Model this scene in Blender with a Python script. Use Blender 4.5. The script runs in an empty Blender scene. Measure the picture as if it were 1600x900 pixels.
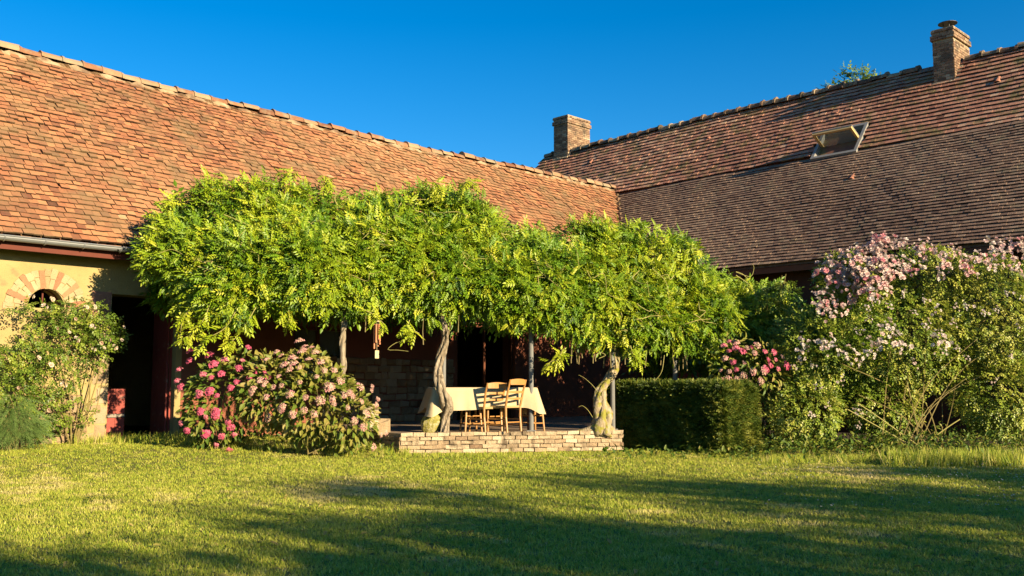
import bpy, math, random
import numpy as np
from mathutils import Matrix, Vector

random.seed(7)
R = np.random.default_rng(11)
scene = bpy.context.scene
COL = scene.collection
PI = math.pi
S2 = math.sqrt(2.0)

# ---------------------------------------------------------------- camera
FPX = 1505.0                       # focal length in pixels of the 1600 wide photograph
TH = math.atan(155 / FPX)          # pitch up
CAM = np.array([0.0, 0.0, 1.1])
cd = bpy.data.cameras.new('camera')
cam = bpy.data.objects.new('camera', cd)
COL.objects.link(cam)
cam.location = CAM
cam.rotation_euler = (PI / 2 + TH, 0, 0)
cd.sensor_width = 36.0
cd.lens = 36.0 * FPX / 1600
cd.clip_start, cd.clip_end = 0.1, 2000
scene.camera = cam

# ---------------------------------------------------------------- sun, sky, exposure
SUN_EL = math.radians(17.5)
SH = np.array([0.726, -0.6877])                     # horizontal direction towards the sun
SUN = np.array([SH[0] * math.cos(SUN_EL), SH[1] * math.cos(SUN_EL), math.sin(SUN_EL)])
ld = bpy.data.lights.new('sun', 'SUN')
ld.energy = 5.0
ld.angle = math.radians(0.5)
ld.color = (1.0, 0.80, 0.52)
sun = bpy.data.objects.new('sun', ld)
COL.objects.link(sun)
sun.rotation_euler = Vector(-SUN).to_track_quat('-Z', 'Y').to_euler()
sun.location = (20, -20, 20)

world = bpy.data.worlds.new("World")
scene.world = world
world.use_nodes = True
wn, wl = world.node_tree.nodes, world.node_tree.links
bg = wn['Background']
sky = wn.new('ShaderNodeTexSky')
sky.sky_type = 'NISHITA'
sky.sun_disc = False
sky.sun_elevation = SUN_EL
sky.sun_rotation = math.atan2(SH[0], SH[1])
sky.altitude = 300
sky.air_density = 1.0
sky.dust_density = 0.35
sky.ozone_density = 4.0
hsv = wn.new('ShaderNodeHueSaturation')
hsv.inputs['Hue'].default_value = 0.5
hsv.inputs['Saturation'].default_value = 1.35
hsv.inputs['Value'].default_value = 1.0
wl.new(sky.outputs[0], hsv.inputs['Color'])
wl.new(hsv.outputs[0], bg.inputs['Color'])
bg.inputs['Strength'].default_value = 0.068

scene.view_settings.view_transform = 'Standard'
scene.view_settings.look = 'None'
scene.view_settings.gamma = 1.0
scene.view_settings.exposure = 1.42
scene.cycles.max_bounces = 5
scene.cycles.diffuse_bounces = 1
scene.cycles.transmission_bounces = 3
scene.cycles.glossy_bounces = 2
scene.cycles.caustics_reflective = False
scene.cycles.caustics_refractive = False


# ---------------------------------------------------------------- projection helpers (a photo pixel at a real depth gives a point)
def ray(px, py):
    v = 450.0 - py
    c, s = math.cos(TH), math.sin(TH)
    return np.array([px - 800.0, FPX * c - v * s, FPX * s + v * c])


def P(px, py, Y):
    r = ray(px, py)
    return CAM + r * (Y / r[1])


def hitz(px, py, z):
    r = ray(px, py)
    return CAM + r * ((z - CAM[2]) / r[2])


def hitplane(px, py, n, k):
    r = ray(px, py)
    n = np.array(n, float)
    return CAM + r * ((k - n @ CAM) / (n @ r))


def proj(p):
    p = np.asarray(p, float) - CAM
    c, s = math.cos(TH), math.sin(TH)
    fw = p[..., 1] * c + p[..., 2] * s
    up = -p[..., 1] * s + p[..., 2] * c
    return 800 + FPX * p[..., 0] / fw, 450 - FPX * up / fw


def UQ(u, q, z):      # barn axes: u along its front, q away from the yard
    return np.array([(u - q) / S2, (u + q) / S2, z])


def XT(x, t, z):      # farmhouse axes: x along its front (to the right), t away from the yard
    return np.array([(x + t) / S2, (t - x) / S2, z])


def noise(p, f=1.0, seed=0):
    """smooth pseudo noise in -1..1 at points p (n,3)"""
    rr = np.random.default_rng(seed + 100)
    p = np.atleast_2d(p)
    o = np.zeros(len(p))
    tot = 0
    for k in range(7):
        d = rr.normal(size=3)
        d /= np.linalg.norm(d)
        a = 0.6 + 0.4 * rr.random()
        o += a * np.sin(p @ d * f * (0.7 + 1.3 * rr.random()) * 2 * PI + rr.random() * 6.28)
        tot += a
    return o / tot * 1.7


def sstep(a, b, x):
    t = np.clip((x - a) / (b - a), 0, 1)
    return t * t * (3 - 2 * t)


def ground_z(x, y):
    u, q = (x + y) / S2, (y - x) / S2
    return 0.15 * sstep(12.2, 15.2, q) * (1 - sstep(10.5, 13, u)) + 0.012 * np.sin(x * 1.3 + 0.4 * y) * np.cos(y * 0.9 - 0.3 * x)


# ---------------------------------------------------------------- materials
def new_mat(name):
    m = bpy.data.materials.new(name)
    m.use_nodes = True
    nt = m.node_tree
    return m, nt.nodes, nt.links, nt.nodes['Principled BSDF']


ALB = 0.74          # one factor on all base colours


def mat(name, stops, rough=0.8, noise_scale=8.0, amt=0.35, bump=0.0, bump_scale=None, attr=True, base=0.5,
        spec=0.25, metal=0.0, stain=None, transl=0.0, detail=5.0, stretch=None):
    """ramp over (tint attribute or base) + noise; stain=(colour, scale, lo, hi) adds weathering patches"""
    m, N, L, b = new_mat(name)
    geo = N.new('ShaderNodeNewGeometry')
    nz = N.new('ShaderNodeTexNoise')
    nz.inputs['Scale'].default_value = noise_scale
    nz.inputs['Detail'].default_value = detail
    nz.inputs['Roughness'].default_value = 0.65
    pos = geo.outputs['Position']
    if stretch:
        mp = N.new('ShaderNodeMapping'); mp.inputs['Scale'].default_value = stretch
        L.new(pos, mp.inputs['Vector']); pos = mp.outputs[0]
    L.new(pos, nz.inputs['Vector'])
    ma = N.new('ShaderNodeMath'); ma.operation = 'MULTIPLY_ADD'
    ma.inputs[1].default_value = amt * 2
    L.new(nz.outputs['Fac'], ma.inputs[0])
    if attr:
        at = N.new('ShaderNodeAttribute'); at.attribute_name = 'tint'
        sb = N.new('ShaderNodeMath'); sb.operation = 'SUBTRACT'; sb.inputs[1].default_value = amt
        L.new(at.outputs['Fac'], sb.inputs[0]); L.new(sb.outputs[0], ma.inputs[2])
    else:
        ma.inputs[2].default_value = base - amt
    rp = N.new('ShaderNodeValToRGB')
    el = rp.color_ramp.elements
    while len(el) < len(stops):
        el.new(0.5)
    for e, (p, c) in zip(el, stops):
        e.position = p
        e.color = (c[0] * ALB, c[1] * ALB, c[2] * ALB, 1)
    L.new(ma.outputs[0], rp.inputs[0])
    colour = rp.outputs[0]
    if stain:
        sc, sca, lo, hi = stain
        n2 = N.new('ShaderNodeTexNoise'); n2.inputs['Scale'].default_value = sca; n2.inputs['Detail'].default_value = 8
        L.new(geo.outputs['Position'], n2.inputs['Vector'])
        mr = N.new('ShaderNodeMapRange'); mr.inputs[1].default_value = lo; mr.inputs[2].default_value = hi
        L.new(n2.outputs['Fac'], mr.inputs[0])
        mx = N.new('ShaderNodeMix'); mx.data_type = 'RGBA'
        L.new(mr.outputs[0], mx.inputs[0]); L.new(colour, mx.inputs[6]); mx.inputs[7].default_value = (sc[0] * ALB, sc[1] * ALB, sc[2] * ALB, 1)
        colour = mx.outputs[2]
    L.new(colour, b.inputs['Base Color'])
    b.inputs['Roughness'].default_value = rough
    b.inputs['Metallic'].default_value = metal
    b.inputs['Specular IOR Level'].default_value = spec
    if bump:
        n3 = N.new('ShaderNodeTexNoise'); n3.inputs['Scale'].default_value = bump_scale or noise_scale * 3
        n3.inputs['Detail'].default_value = 6
        L.new(pos, n3.inputs['Vector'])
        bp = N.new('ShaderNodeBump'); bp.inputs['Strength'].default_value = bump; bp.inputs['Distance'].default_value = 0.02
        L.new(n3.outputs['Fac'], bp.inputs['Height']); L.new(bp.outputs[0], b.inputs['Normal'])
    if transl:
        tr = N.new('ShaderNodeBsdfTranslucent'); L.new(colour, tr.inputs['Color'])
        ms = N.new('ShaderNodeMixShader'); ms.inputs[0].default_value = transl
        L.new(b.outputs[0], ms.inputs[1]); L.new(tr.outputs[0], ms.inputs[2])
        L.new(ms.outputs[0], N['Material Output'].inputs['Surface'])
    return m


M = {}
M['lawn'] = mat('lawn_soil', [(0.1, (.05, .075, .012)), (.5, (.15, .16, .03)), (.9, (.28, .22, .08))], .95, 1.2, .4, .4, 40, attr=False, detail=9)
M['grass'] = mat('grass_blade', [(0, (.07, .15, .012)), (.35, (.30, .42, .03)), (.65, (.60, .60, .085)), (1, (.82, .68, .28))], .55, 3, .08, transl=.25)
M['wist'] = mat('wisteria_leaf', [(0, (.03, .09, .008)), (.4, (.15, .29, .010)), (.7, (.34, .45, .015)), (1, (.58, .60, .04))], .45, 2, .05, transl=.22, spec=.35)
M['rose'] = mat('rose_leaf', [(0, (.03, .07, .01)), (.45, (.14, .23, .025)), (.75, (.30, .39, .04)), (1, (.50, .50, .09))], .42, 2, .05, transl=.25, spec=.35)
M['hydr'] = mat('hydrangea_leaf', [(0, (.03, .07, .01)), (.4, (.11, .19, .02)), (.7, (.26, .27, .04)), (1, (.38, .30, .09))], .5, 3, .06, transl=.25)
M['hedge'] = mat('box_leaf', [(0, (.02, .045, .008)), (.5, (.09, .14, .014)), (1, (.32, .32, .05))], .5, 2, .05, transl=.2)
M['feather'] = mat('feathery_leaf', [(0, (.07, .15, .03)), (1, (.22, .32, .08))], .5, 2, .1, transl=.25)
M['treeleaf'] = mat('tree_leaf', [(0, (.06, .14, .015)), (1, (.26, .36, .04))], .5, 2, .1, transl=.25)
M['stem'] = mat('green_cane', [(0, (.16, .14, .04)), (1, (.34, .26, .10))], .7, 10, .4, attr=False)
M['tendril'] = mat('tendril', [(0, (.30, .30, .06)), (1, (.50, .42, .16))], .6, 10, .3, attr=False)
M['pod'] = mat('seed_pod', [(0, (.14, .10, .04)), (1, (.30, .25, .09))], .7, 10, .3, attr=False)
M['pink'] = mat('pink_floret', [(0, (.44, .03, .10)), (.4, (.72, .15, .25)), (.72, (.74, .34, .34)), (1, (.66, .50, .32))], .6, 20, .12, transl=.2)
M['palepink'] = mat('pale_rose_petal', [(0, (.68, .16, .24)), (.35, (.80, .46, .44)), (.7, (.82, .66, .58)), (1, (.84, .78, .70))], .6, 20, .1, transl=.2)
M['peach'] = mat('peach_petal', [(0, (.80, .46, .28)), (1, (.84, .70, .54))], .6, 20, .1, transl=.2)
M['bark'] = mat('wisteria_bark', [(.15, (.06, .045, .03)), (.45, (.28, .225, .15)), (.8, (.56, .48, .35))], .9, 26, .62, 1.0, 60, attr=False, stretch=(1, 1, .16))
M['mossbark'] = mat('mossy_bark', [(.1, (.10, .07, .04)), (.45, (.36, .29, .17)), (.8, (.56, .48, .32))], .95, 22, .6, 1.0, 50, attr=False, stretch=(1, 1, .25), stain=((.30, .28, .05), 9, .50, .60))
M['darkbark'] = mat('tree_bark', [(0, (.05, .035, .02)), (1, (.14, .10, .06))], .9, 12, .5, .6, attr=False)
M['tile'] = mat('old_clay_tile', [(0, (.05, .028, .018)), (.22, (.21, .085, .045)), (.5, (.42, .175, .08)), (.78, (.55, .27, .12)), (1, (.60, .40, .21))], .85, 14, .16, .5, 60,
                stain=((.24, .17, .085), 1.7, .40, .78))
M['tile2'] = mat('farmhouse_clay_tile', [(0, (.06, .03, .02)), (.35, (.37, .16, .10)), (.7, (.55, .27, .165)), (1, (.64, .42, .26))], .85, 10, .14, .5, 60,
                 stain=((.22, .17, .07), 2.6, .50, .68))
M['tile3'] = mat('brown_flat_tile', [(0, (.05, .03, .022)), (.45, (.26, .16, .105)), (1, (.44, .31, .20))], .8, 8, .14, .4, 60,
                 stain=((.26, .20, .12), 3.0, .55, .75))
M['ridge'] = mat('ridge_tile_clay', [(0, (.18, .08, .045)), (.5, (.36, .18, .09)), (1, (.44, .31, .18))], .9, 9, .3, .6, 40, stain=((.30, .25, .16), 4, .5, .68))
M['ridge2'] = mat('weathered_ridge_tile', [(0, (.10, .06, .04)), (.5, (.24, .15, .09)), (1, (.40, .32, .20))], .9, 9, .3, .6, 40, stain=((.09, .07, .04), 4, .5, .65))
M['mortar'] = mat('lime_mortar', [(0, (.30, .23, .13)), (1, (.58, .48, .32))], .95, 9, .45, .8, 40, attr=False)
M['oldmortar'] = mat('weathered_ridge_mortar', [(0, (.16, .10, .06)), (.5, (.40, .29, .17)), (1, (.60, .50, .34))], .95, 5, .55, .9, 25, attr=False, stain=((.20, .13, .08), 2.4, .5, .62))
M['ochre'] = mat('ochre_plaster', [(0, (.25, .18, .075)), (.5, (.42, .325, .135)), (1, (.54, .45, .24))], .92, 1.6, .4, .35, 45, attr=False, detail=10, stain=((.33, .23, .11), 7, .56, .74))
M['red_plaster'] = mat('red_limewash', [(0, (.20, .06, .035)), (1, (.36, .14, .08))], .92, 2, .4, .35, 45, attr=False, detail=9)
M['stone'] = mat('rubble_stone', [(0, (.16, .10, .06)), (.5, (.34, .24, .13)), (1, (.52, .42, .28))], .9, 12, .25, .8, 40)
M['brick'] = mat('old_brick', [(0, (.17, .07, .045)), (.4, (.38, .17, .09)), (.75, (.48, .28, .14)), (1, (.54, .40, .23))], .9, 18, .2, .6, 60)
M['chimneybrick'] = mat('sooty_chimney_brick', [(0, (.10, .06, .04)), (.4, (.26, .155, .095)), (.75, (.40, .28, .17)), (1, (.52, .41, .27))], .9, 18, .25, .7, 60, stain=((.13, .10, .07), 3, .48, .66))
M['archbrick'] = mat('limewashed_arch_brick', [(0, (.34, .25, .12)), (1, (.52, .42, .24))], .92, 14, .3, .7, 50)
M['palebrick'] = mat('pale_terrace_brick', [(0, (.24, .15, .09)), (.4, (.44, .32, .19)), (1, (.62, .51, .34))], .9, 22, .38, .9, 50, stain=((.16, .12, .075), 5, .5, .68))
M['quoin'] = mat('worn_quoin', [(0, (.30, .14, .10)), (1, (.48, .27, .18))], .95, 10, .4, .8, 30, attr=False)
M['paving'] = mat('terrace_paving', [(0, (.22, .15, .10)), (1, (.38, .28, .19))], .9, 3, .4, .3, 30, attr=False)
M['zinc'] = mat('zinc_gutter', [(0, (.32, .34, .34)), (1, (.48, .50, .50))], .45, 6, .4, attr=False, metal=.6)
M['soffit'] = mat('eaves_board', [(0, (.10, .025, .015)), (1, (.18, .05, .03))], .8, 4, .4, attr=False)
M['red_door'] = mat('faded_red_paint', [(0, (.26, .04, .03)), (1, (.40, .09, .065))], .6, 5, .4, .2, 30, attr=False, stain=((.40, .24, .18), 9, .6, .75))
M['greywood'] = mat('grey_weathered_wood', [(0, (.20, .17, .13)), (1, (.40, .35, .28))], .85, 10, .4, .4, 50, attr=False)
M['wood'] = mat('honey_wood', [(0, (.34, .15, .04)), (1, (.62, .33, .10))], .42, 14, .35, attr=False, spec=.4)
M['darkwood'] = mat('dark_stained_wood', [(0, (.10, .03, .015)), (1, (.20, .07, .03))], .5, 10, .35, attr=False)
M['rush'] = mat('rush_seat', [(0, (.40, .26, .10)), (1, (.60, .44, .20))], .85, 40, .4, .5, 120, attr=False)
M['cloth'] = mat('cream_cloth', [(0, (.52, .42, .24)), (1, (.64, .53, .33))], .9, 5, .3, .1, 200, attr=False)
M['metal'] = mat('grey_painted_post', [(0, (.13, .13, .12)), (1, (.30, .30, .28))], .55, 12, .4, attr=False)
M['iron'] = mat('dark_iron', [(0, (.02, .02, .02)), (1, (.06, .055, .05))], .5, 12, .4, attr=False)
M['terra'] = mat('terracotta', [(0, (.55, .20, .09)), (1, (.72, .32, .16))], .7, 16, .3, attr=False)
M['palewood'] = mat('pale_wood', [(0, (.55, .42, .22)), (1, (.72, .58, .34))], .7, 14, .3, attr=False)
M['lead'] = mat('grey_flashing', [(0, (.20, .20, .19)), (1, (.36, .35, .32))], .55, 12, .4, attr=False)
M['pine'] = mat('pine_window_wood', [(0, (.58, .38, .14)), (1, (.74, .54, .26))], .5, 14, .3, attr=False)
M['moss'] = mat('moss_on_stone', [(.1, (.14, .12, .05)), (.45, (.32, .29, .06)), (.8, (.60, .54, .36))], .95, 14, .6, 1.0, 40, attr=False)
M['dark'] = mat('dark_interior_board', [(0, (.012, .01, .008)), (1, (.03, .025, .02))], .9, 5, .3, attr=False)
M['soil'] = mat('garden_soil', [(0, (.04, .03, .02)), (1, (.10, .075, .045))], .95, 8, .4, .6, 30, attr=False)
m_, N_, L_, b_ = new_mat('window_glass')
b_.inputs['Base Color'].default_value = (.55, .62, .64, 1); b_.inputs['Roughness'].default_value = .04
b_.inputs['Transmission Weight'].default_value = .75; b_.inputs['IOR'].default_value = 1.45
M['glass'] = m_


# ---------------------------------------------------------------- objects
WM = {}            # world matrix of each top-level object (parts keep identity below it)


def thing(name, label, cat, loc, rotz=0.0, group=None):
    o = bpy.data.objects.new(name, None)
    o.empty_display_size = 0.3
    COL.objects.link(o)
    o.location = loc
    o.rotation_euler = (0, 0, rotz)
    o['label'] = label
    o['category'] = cat
    if group:
        o['group'] = group
    WM[o] = Matrix.Translation(Vector(loc)) @ Matrix.Rotation(rotz, 4, 'Z')
    return o


def root_of(o):
    while o.parent:
        o = o.parent
    return o


def make_mesh(name, V, F, m, tint=None, smooth=False, inv=None):
    """V (n,3); F list of tuples, or an int array (k,3) / (k,4)"""
    V = np.asarray(V, dtype=np.float64).reshape(-1, 3)
    if inv is not None:
        A = np.array(inv)
        V = V @ A[:3, :3].T + A[:3, 3]
    me = bpy.data.meshes.new(name)
    if isinstance(F, np.ndarray):
        k = F.shape[1]
        me.vertices.add(len(V)); me.vertices.foreach_set('co', V.astype(np.float32).ravel())
        me.loops.add(F.size); me.loops.foreach_set('vertex_index', F.astype(np.int32).ravel())
        me.polygons.add(len(F)); me.polygons.foreach_set('loop_start', np.arange(0, F.size, k, dtype=np.int32))
        me.update(calc_edges=True)
    else:
        me.from_pydata([tuple(v) for v in V], [], F)
    if tint is not None:
        a = me.attributes.new('tint', 'FLOAT', 'POINT')
        t = np.full(len(V), tint, np.float32) if np.isscalar(tint) else np.asarray(tint, np.float32)
        a.data.foreach_set('value', t)
    me.polygons.foreach_set('use_smooth', np.full(len(me.polygons), bool(smooth)))
    for x in (m if isinstance(m, (list, tuple)) else [m]):
        me.materials.append(M[x] if isinstance(x, str) else x)
    me.update()
    return me


def link(name, me, parent=None):
    o = bpy.data.objects.new(name, me)
    COL.objects.link(o)
    if parent is not None:
        o.parent = parent
    return o


def part(name, VF, m, parent, tint=None, smooth=False, kind=None, label=None):
    """a mesh given in world coordinates, linked as a part (or sub-part) of a thing"""
    inv = WM[root_of(parent)].inverted() if parent is not None else None
    if isinstance(VF, MB):
        if tint is None and VF.T:
            tint = VF.T
        VF = (VF.V, VF.F)
    me = make_mesh(name, VF[0], VF[1], m, tint, smooth, inv)
    o = link(name, me, parent)
    if kind:
        o['kind'] = kind
    if label:
        o['label'] = label
    return o


def solo(name, VF, m, label, cat, group=None, loc=None, **k):
    """a thing that is one mesh"""
    V = np.asarray(VF.V if isinstance(VF, MB) else VF[0], float)
    F = VF.F if isinstance(VF, MB) else VF[1]
    if loc is None:
        loc = (V[:, 0].mean(), V[:, 1].mean(), V[:, 2].min())
    me = make_mesh(name, V - np.array(loc), F, m, **k)
    o = link(name, me)
    o.location = loc
    WM[o] = Matrix.Translation(Vector(loc))
    o['label'] = label; o['category'] = cat
    if group:
        o['group'] = group
    return o


def structure(name, VF, m, kind='structure', **k):
    o = part(name, VF, m, None, **k)
    o['kind'] = kind
    return o


def frame(o, x, y, z=(0, 0, 1)):
    A = np.eye(4)
    A[:3, 0], A[:3, 1], A[:3, 2], A[:3, 3] = x, y, z, o
    return A


class MB:
    """collects shapes in world coordinates"""
    def __init__(self):
        self.V, self.F, self.T = [], [], []

    def add(self, V, F, tint=None):
        b = len(self.V)
        self.V += [tuple(v) for v in V]
        self.F += [tuple(i + b for i in f) for f in F]
        if tint is not None:
            self.T += [tint] * len(V)
        return self

    def box(self, A, sx, sy, sz, c=(0, 0, 0), tint=None, jit=0.0):
        """box of full sizes centred at c in the frame A (4x4)"""
        v = np.array([[x, y, z] for x in (-.5, .5) for y in (-.5, .5) for z in (-.5, .5)]) * (sx, sy, sz) + np.array(c)
        if jit:
            v += R.uniform(-jit, jit, v.shape)
        v = v @ A[:3, :3].T + A[:3, 3]
        return self.add(v, [(0, 1, 3, 2), (4, 6, 7, 5), (0, 4, 5, 1), (2, 3, 7, 6), (0, 2, 6, 4), (1, 5, 7, 3)], tint)

    def bar(self, a, b, w, d=None, up=(0, 0, 1), tint=None):
        a, b = np.array(a, float), np.array(b, float)
        z = b - a; l = np.linalg.norm(z); z = z / l
        up = np.array(up, float)
        if abs(z @ up) > .95:
            up = np.array([0.0, 1, 0])
        x = np.cross(up, z); x /= np.linalg.norm(x)
        y = np.cross(z, x)
        return self.box(frame((a + b) / 2, x, y, z), w, d or w, l, tint=tint)

    def tube(self, pts, rad, n=8, cap=True, tint=None, wob=0.0):
        pts = np.array(pts, float)
        k = len(pts)
        rad = np.full(k, rad) if np.isscalar(rad) else np.array(rad, float)
        tan = np.gradient(pts, axis=0)
        tan /= np.linalg.norm(tan, axis=1)[:, None] + 1e-9
        ref = np.array([0.0, 0, 1]) if abs(tan[0][2]) < .8 else np.array([0.0, 1, 0])
        V = []
        for i in range(k):
            x = np.cross(ref, tan[i]); x /= np.linalg.norm(x) + 1e-9
            y = np.cross(tan[i], x)
            ref = np.cross(tan[i], np.cross(ref, tan[i])); ref /= np.linalg.norm(ref) + 1e-9
            for j in range(n):
                a = 2 * PI * j / n
                rr = rad[i] * (1 + (wob * math.sin(3 * a + i * .9) + R.uniform(-wob, wob) * .6 if wob else 0))
                V.append(pts[i] + rr * (math.cos(a) * x + math.sin(a) * y))
        F = [(i * n + j, i * n + (j + 1) % n, (i + 1) * n + (j + 1) % n, (i + 1) * n + j) for i in range(k - 1) for j in range(n)]
        if cap:
            F += [tuple(range(n - 1, -1, -1)), tuple((k - 1) * n + j for j in range(n))]
        return self.add(V, F, tint)


def curve(pts, n=24):
    """Catmull-Rom through the points"""
    p = np.array(pts, float)
    p = np.vstack([2 * p[0] - p[1], p, 2 * p[-1] - p[-2]])
    out = []
    k = len(p) - 3
    for s in np.linspace(0, k - 1e-6, n):
        i = int(s); t = s - i
        a, b, c, d = p[i:i + 4]
        out.append(.5 * ((2 * b) + (-a + c) * t + (2 * a - 5 * b + 4 * c - d) * t * t + (-a + 3 * b - 3 * c + d) * t ** 3))
    return np.array(out)


def bake(templates, which, A, O, tint, tvar=None):
    """many transformed copies of small templates as one (V, F, tint); A (n,3,3) columns are the local axes"""
    Vs, Fs, Ts = [], [], []
    base = 0
    for k, (TV, TF) in enumerate(templates):
        idx = np.where(which == k)[0]
        if not len(idx):
            continue
        TV = np.asarray(TV, float); TF = np.asarray(TF)
        v = np.einsum('nij,vj->nvi', A[idx], TV) + O[idx][:, None, :]
        f = TF[None] + (np.arange(len(idx)) * len(TV))[:, None, None] + base
        Vs.append(v.reshape(-1, 3)); Fs.append(f.reshape(-1, TF.shape[1]))
        t = np.repeat(tint[idx], len(TV))
        if tvar is not None:
            t = t + np.tile(np.asarray(tvar[k]), len(idx))
        Ts.append(t)
        base += len(idx) * len(TV)
    return np.vstack(Vs), np.vstack(Fs), np.concatenate(Ts)


def frames(d, up, scale, roll=None):
    """axes for leaves: x along d, z near up"""
    d = d / (np.linalg.norm(d, axis=1)[:, None] + 1e-9)
    y = np.cross(up, d); y /= np.linalg.norm(y, axis=1)[:, None] + 1e-9
    z = np.cross(d, y)
    if roll is not None:
        c, s = np.cos(roll)[:, None], np.sin(roll)[:, None]
        y, z = c * y + s * z, -s * y + c * z
    return np.stack([d, y, z], axis=2) * np.asarray(scale)[:, None, None]


# ---- leaf and petal templates (triangles)
def rhomb(o, d, l, w, fold=.12, lift=0.0):
    """leaflet: base o, direction d in the xy plane, folded along its midrib"""
    o = np.array(o, float); d = np.array(d, float); d /= np.linalg.norm(d)
    s = np.cross([0, 0, 1.0], d); s /= np.linalg.norm(s)
    m = o + d * l * .45
    return [o, m + s * w / 2 + np.array([0, 0, fold * w]), o + d * l + np.array([0, 0, lift]), m - s * w / 2 + np.array([0, 0, fold * w])], [(0, 3, 2), (0, 2, 1)]


def compound(n, l, w, ang, droop, start=.15):
    V, F = [], []
    def ad(r):
        b = len(V)
        V.extend(r[0]); F.extend([tuple(i + b for i in f) for f in r[1]])
    for i in range(n):
        t = start + (1 - start) * i / n
        for s in (-1, 1):
            ad(rhomb((t, 0, -droop * t * t), (math.cos(ang), s * math.sin(ang), -.25 - droop * t), l * (1 - .25 * abs(t - .5)), w))
    ad(rhomb((.97, 0, -droop), (1, 0, -droop), l, w))
    return np.array(V), np.array(F)


WIST = [compound(4, .46, .19, 1.0, .22), compound(5, .40, .16, .85, .5), compound(3, .50, .22, 1.1, .1), compound(4, .44, .17, .7, .8)]
ROSE = [compound(2, .48, .30, 1.0, .15, .25), compound(2, .52, .34, .9, .35, .3)]


def oval(fold=.1, droop=.2):
    V = [(0, 0, 0), (.35, .26, fold - droop * .12), (.35, 0, -droop * .12), (.35, -.26, fold - droop * .12), (.75, .18, fold - droop * .56), (.75, 0, -droop * .56), (.75, -.18, fold - droop * .56), (1, 0, -droop)]
    F = [(0, 2, 1), (0, 3, 2), (1, 2, 5), (1, 5, 4), (3, 5, 2), (3, 6, 5), (4, 5, 7), (5, 6, 7)]
    return np.array(V), np.array(F)


OVAL = [oval(.08, .15), oval(.12, .4)]
TINY = [(np.array(rhomb((0, 0, 0), (1, 0, 0), 1, .5)[0]), np.array([(0, 3, 2), (0, 2, 1)]))]
q_ = rhomb((0, 0, 0), (1, 0, 0), 1, .55)
SPRIG = [compound(3, .5, .26, .9, .1, .1)]


def bloom(n1=5, n2=4, seed=0):
    """open rose: an outer ring of petals and an inner cup, facing +x"""
    rr = np.random.default_rng(seed)
    V, F = [], []
    for ring, (n, r, h, w) in enumerate(((n1, .5, .12, .5), (n2, .3, .32, .34))):
        for i in range(n):
            a = 2 * PI * (i + rr.random() * .3) / n + ring * .6
            c, s = math.cos(a), math.sin(a)
            b = len(V)
            for (rad, side, hh) in ((.04, 0, 0), (r * .7, w / 2, h), (r, 0, h * 1.15), (r * .7, -w / 2, h)):
                V.append((hh, rad * c - side * s, rad * s + side * c))
            F += [(b, b + 1, b + 2), (b, b + 2, b + 3)]
    return np.array(V), np.array(F)


BLOOM = [bloom(5, 4, 1), bloom(6, 4, 2)]


def rand_dirs(n):
    d = R.normal(size=(n, 3))
    return d / np.linalg.norm(d, axis=1)[:, None]


def leaves(name, parent, m, templates, O, N, size, tint, spread=.7, droop=.3, upmix=.5, kind=None, label=None, sunny=.55):
    """foliage: a leaf at each point O, its stalk leaning along N, its face turned partly up and partly outwards"""
    n = len(O)
    d = N + rand_dirs(n) * spread + np.array([0, 0, -droop])
    up = np.array([0, 0, 1.0]) * upmix + N * (1 - upmix) * (.6 if sunny else 1.3) + SUN * sunny + rand_dirs(n) * .45
    A = frames(d, up, size)
    V, F, T = bake(templates, R.integers(0, len(templates), n), A, O, np.clip(tint, 0, 1))
    return part(name, (V, F), m, parent, tint=T, kind=kind, label=label)


def blob_points(ells, n, inner=.55, power=.6, bumpy=.12, seed=3):
    """points in the outer shell of a union of ellipsoids [(centre, radii)], with outward directions"""
    areas = np.array([r[0] * r[1] + r[1] * r[2] + r[0] * r[2] for c, r in ells])
    k = R.choice(len(ells), size=int(n * 1.7), p=areas / areas.sum())
    C = np.array([e[0] for e in ells])[k]; Ra = np.array([e[1] for e in ells])[k]
    d = rand_dirs(len(k))
    s = inner + (1 - inner) * R.random(len(k)) ** power
    s = s * (1 + bumpy * noise(C + d * Ra, .55, seed))
    p = C + d * Ra * s[:, None]
    keep = np.ones(len(k), bool)
    for j, (c, r) in enumerate(ells):
        q = np.linalg.norm((p - np.array(c)) / np.array(r), axis=1)
        keep &= (k == j) | (q > .8)
    keep &= p[:, 2] > ground_z(p[:, 0], p[:, 1]) + .03
    nrm = d / Ra; nrm /= np.linalg.norm(nrm, axis=1)[:, None]
    return p[keep][:n], nrm[keep][:n]


def on_blob(px, py, ells, default):
    """where the line of sight through a photo pixel meets the union of ellipsoids"""
    r = ray(px, py); best = None
    for c, ra in ells:
        o = (CAM - np.array(c)) / np.array(ra); d = r / np.array(ra)
        a, b, cc = d @ d, 2 * o @ d, o @ o - 1
        q = b * b - 4 * a * cc
        if q > 0:
            t = (-b - math.sqrt(q)) / (2 * a)
            if best is None or t < best:
                best = t
    if best is None:
        return P(px, py, default)
    return CAM + r * best


def place(name, me, parent, pos, d, up, size):
    """one instance of a shared mesh as a part: x axis along d"""
    d = np.array(d, float)[None]; up = np.array(up, float)[None]
    A = frames(d, up, np.array([size]))[0]
    Mw = np.eye(4); Mw[:3, :3] = A; Mw[:3, 3] = pos
    o = link(name, me, parent)
    o.matrix_local = WM[root_of(parent)].inverted() @ Matrix(Mw.tolist())
    return o


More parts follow.
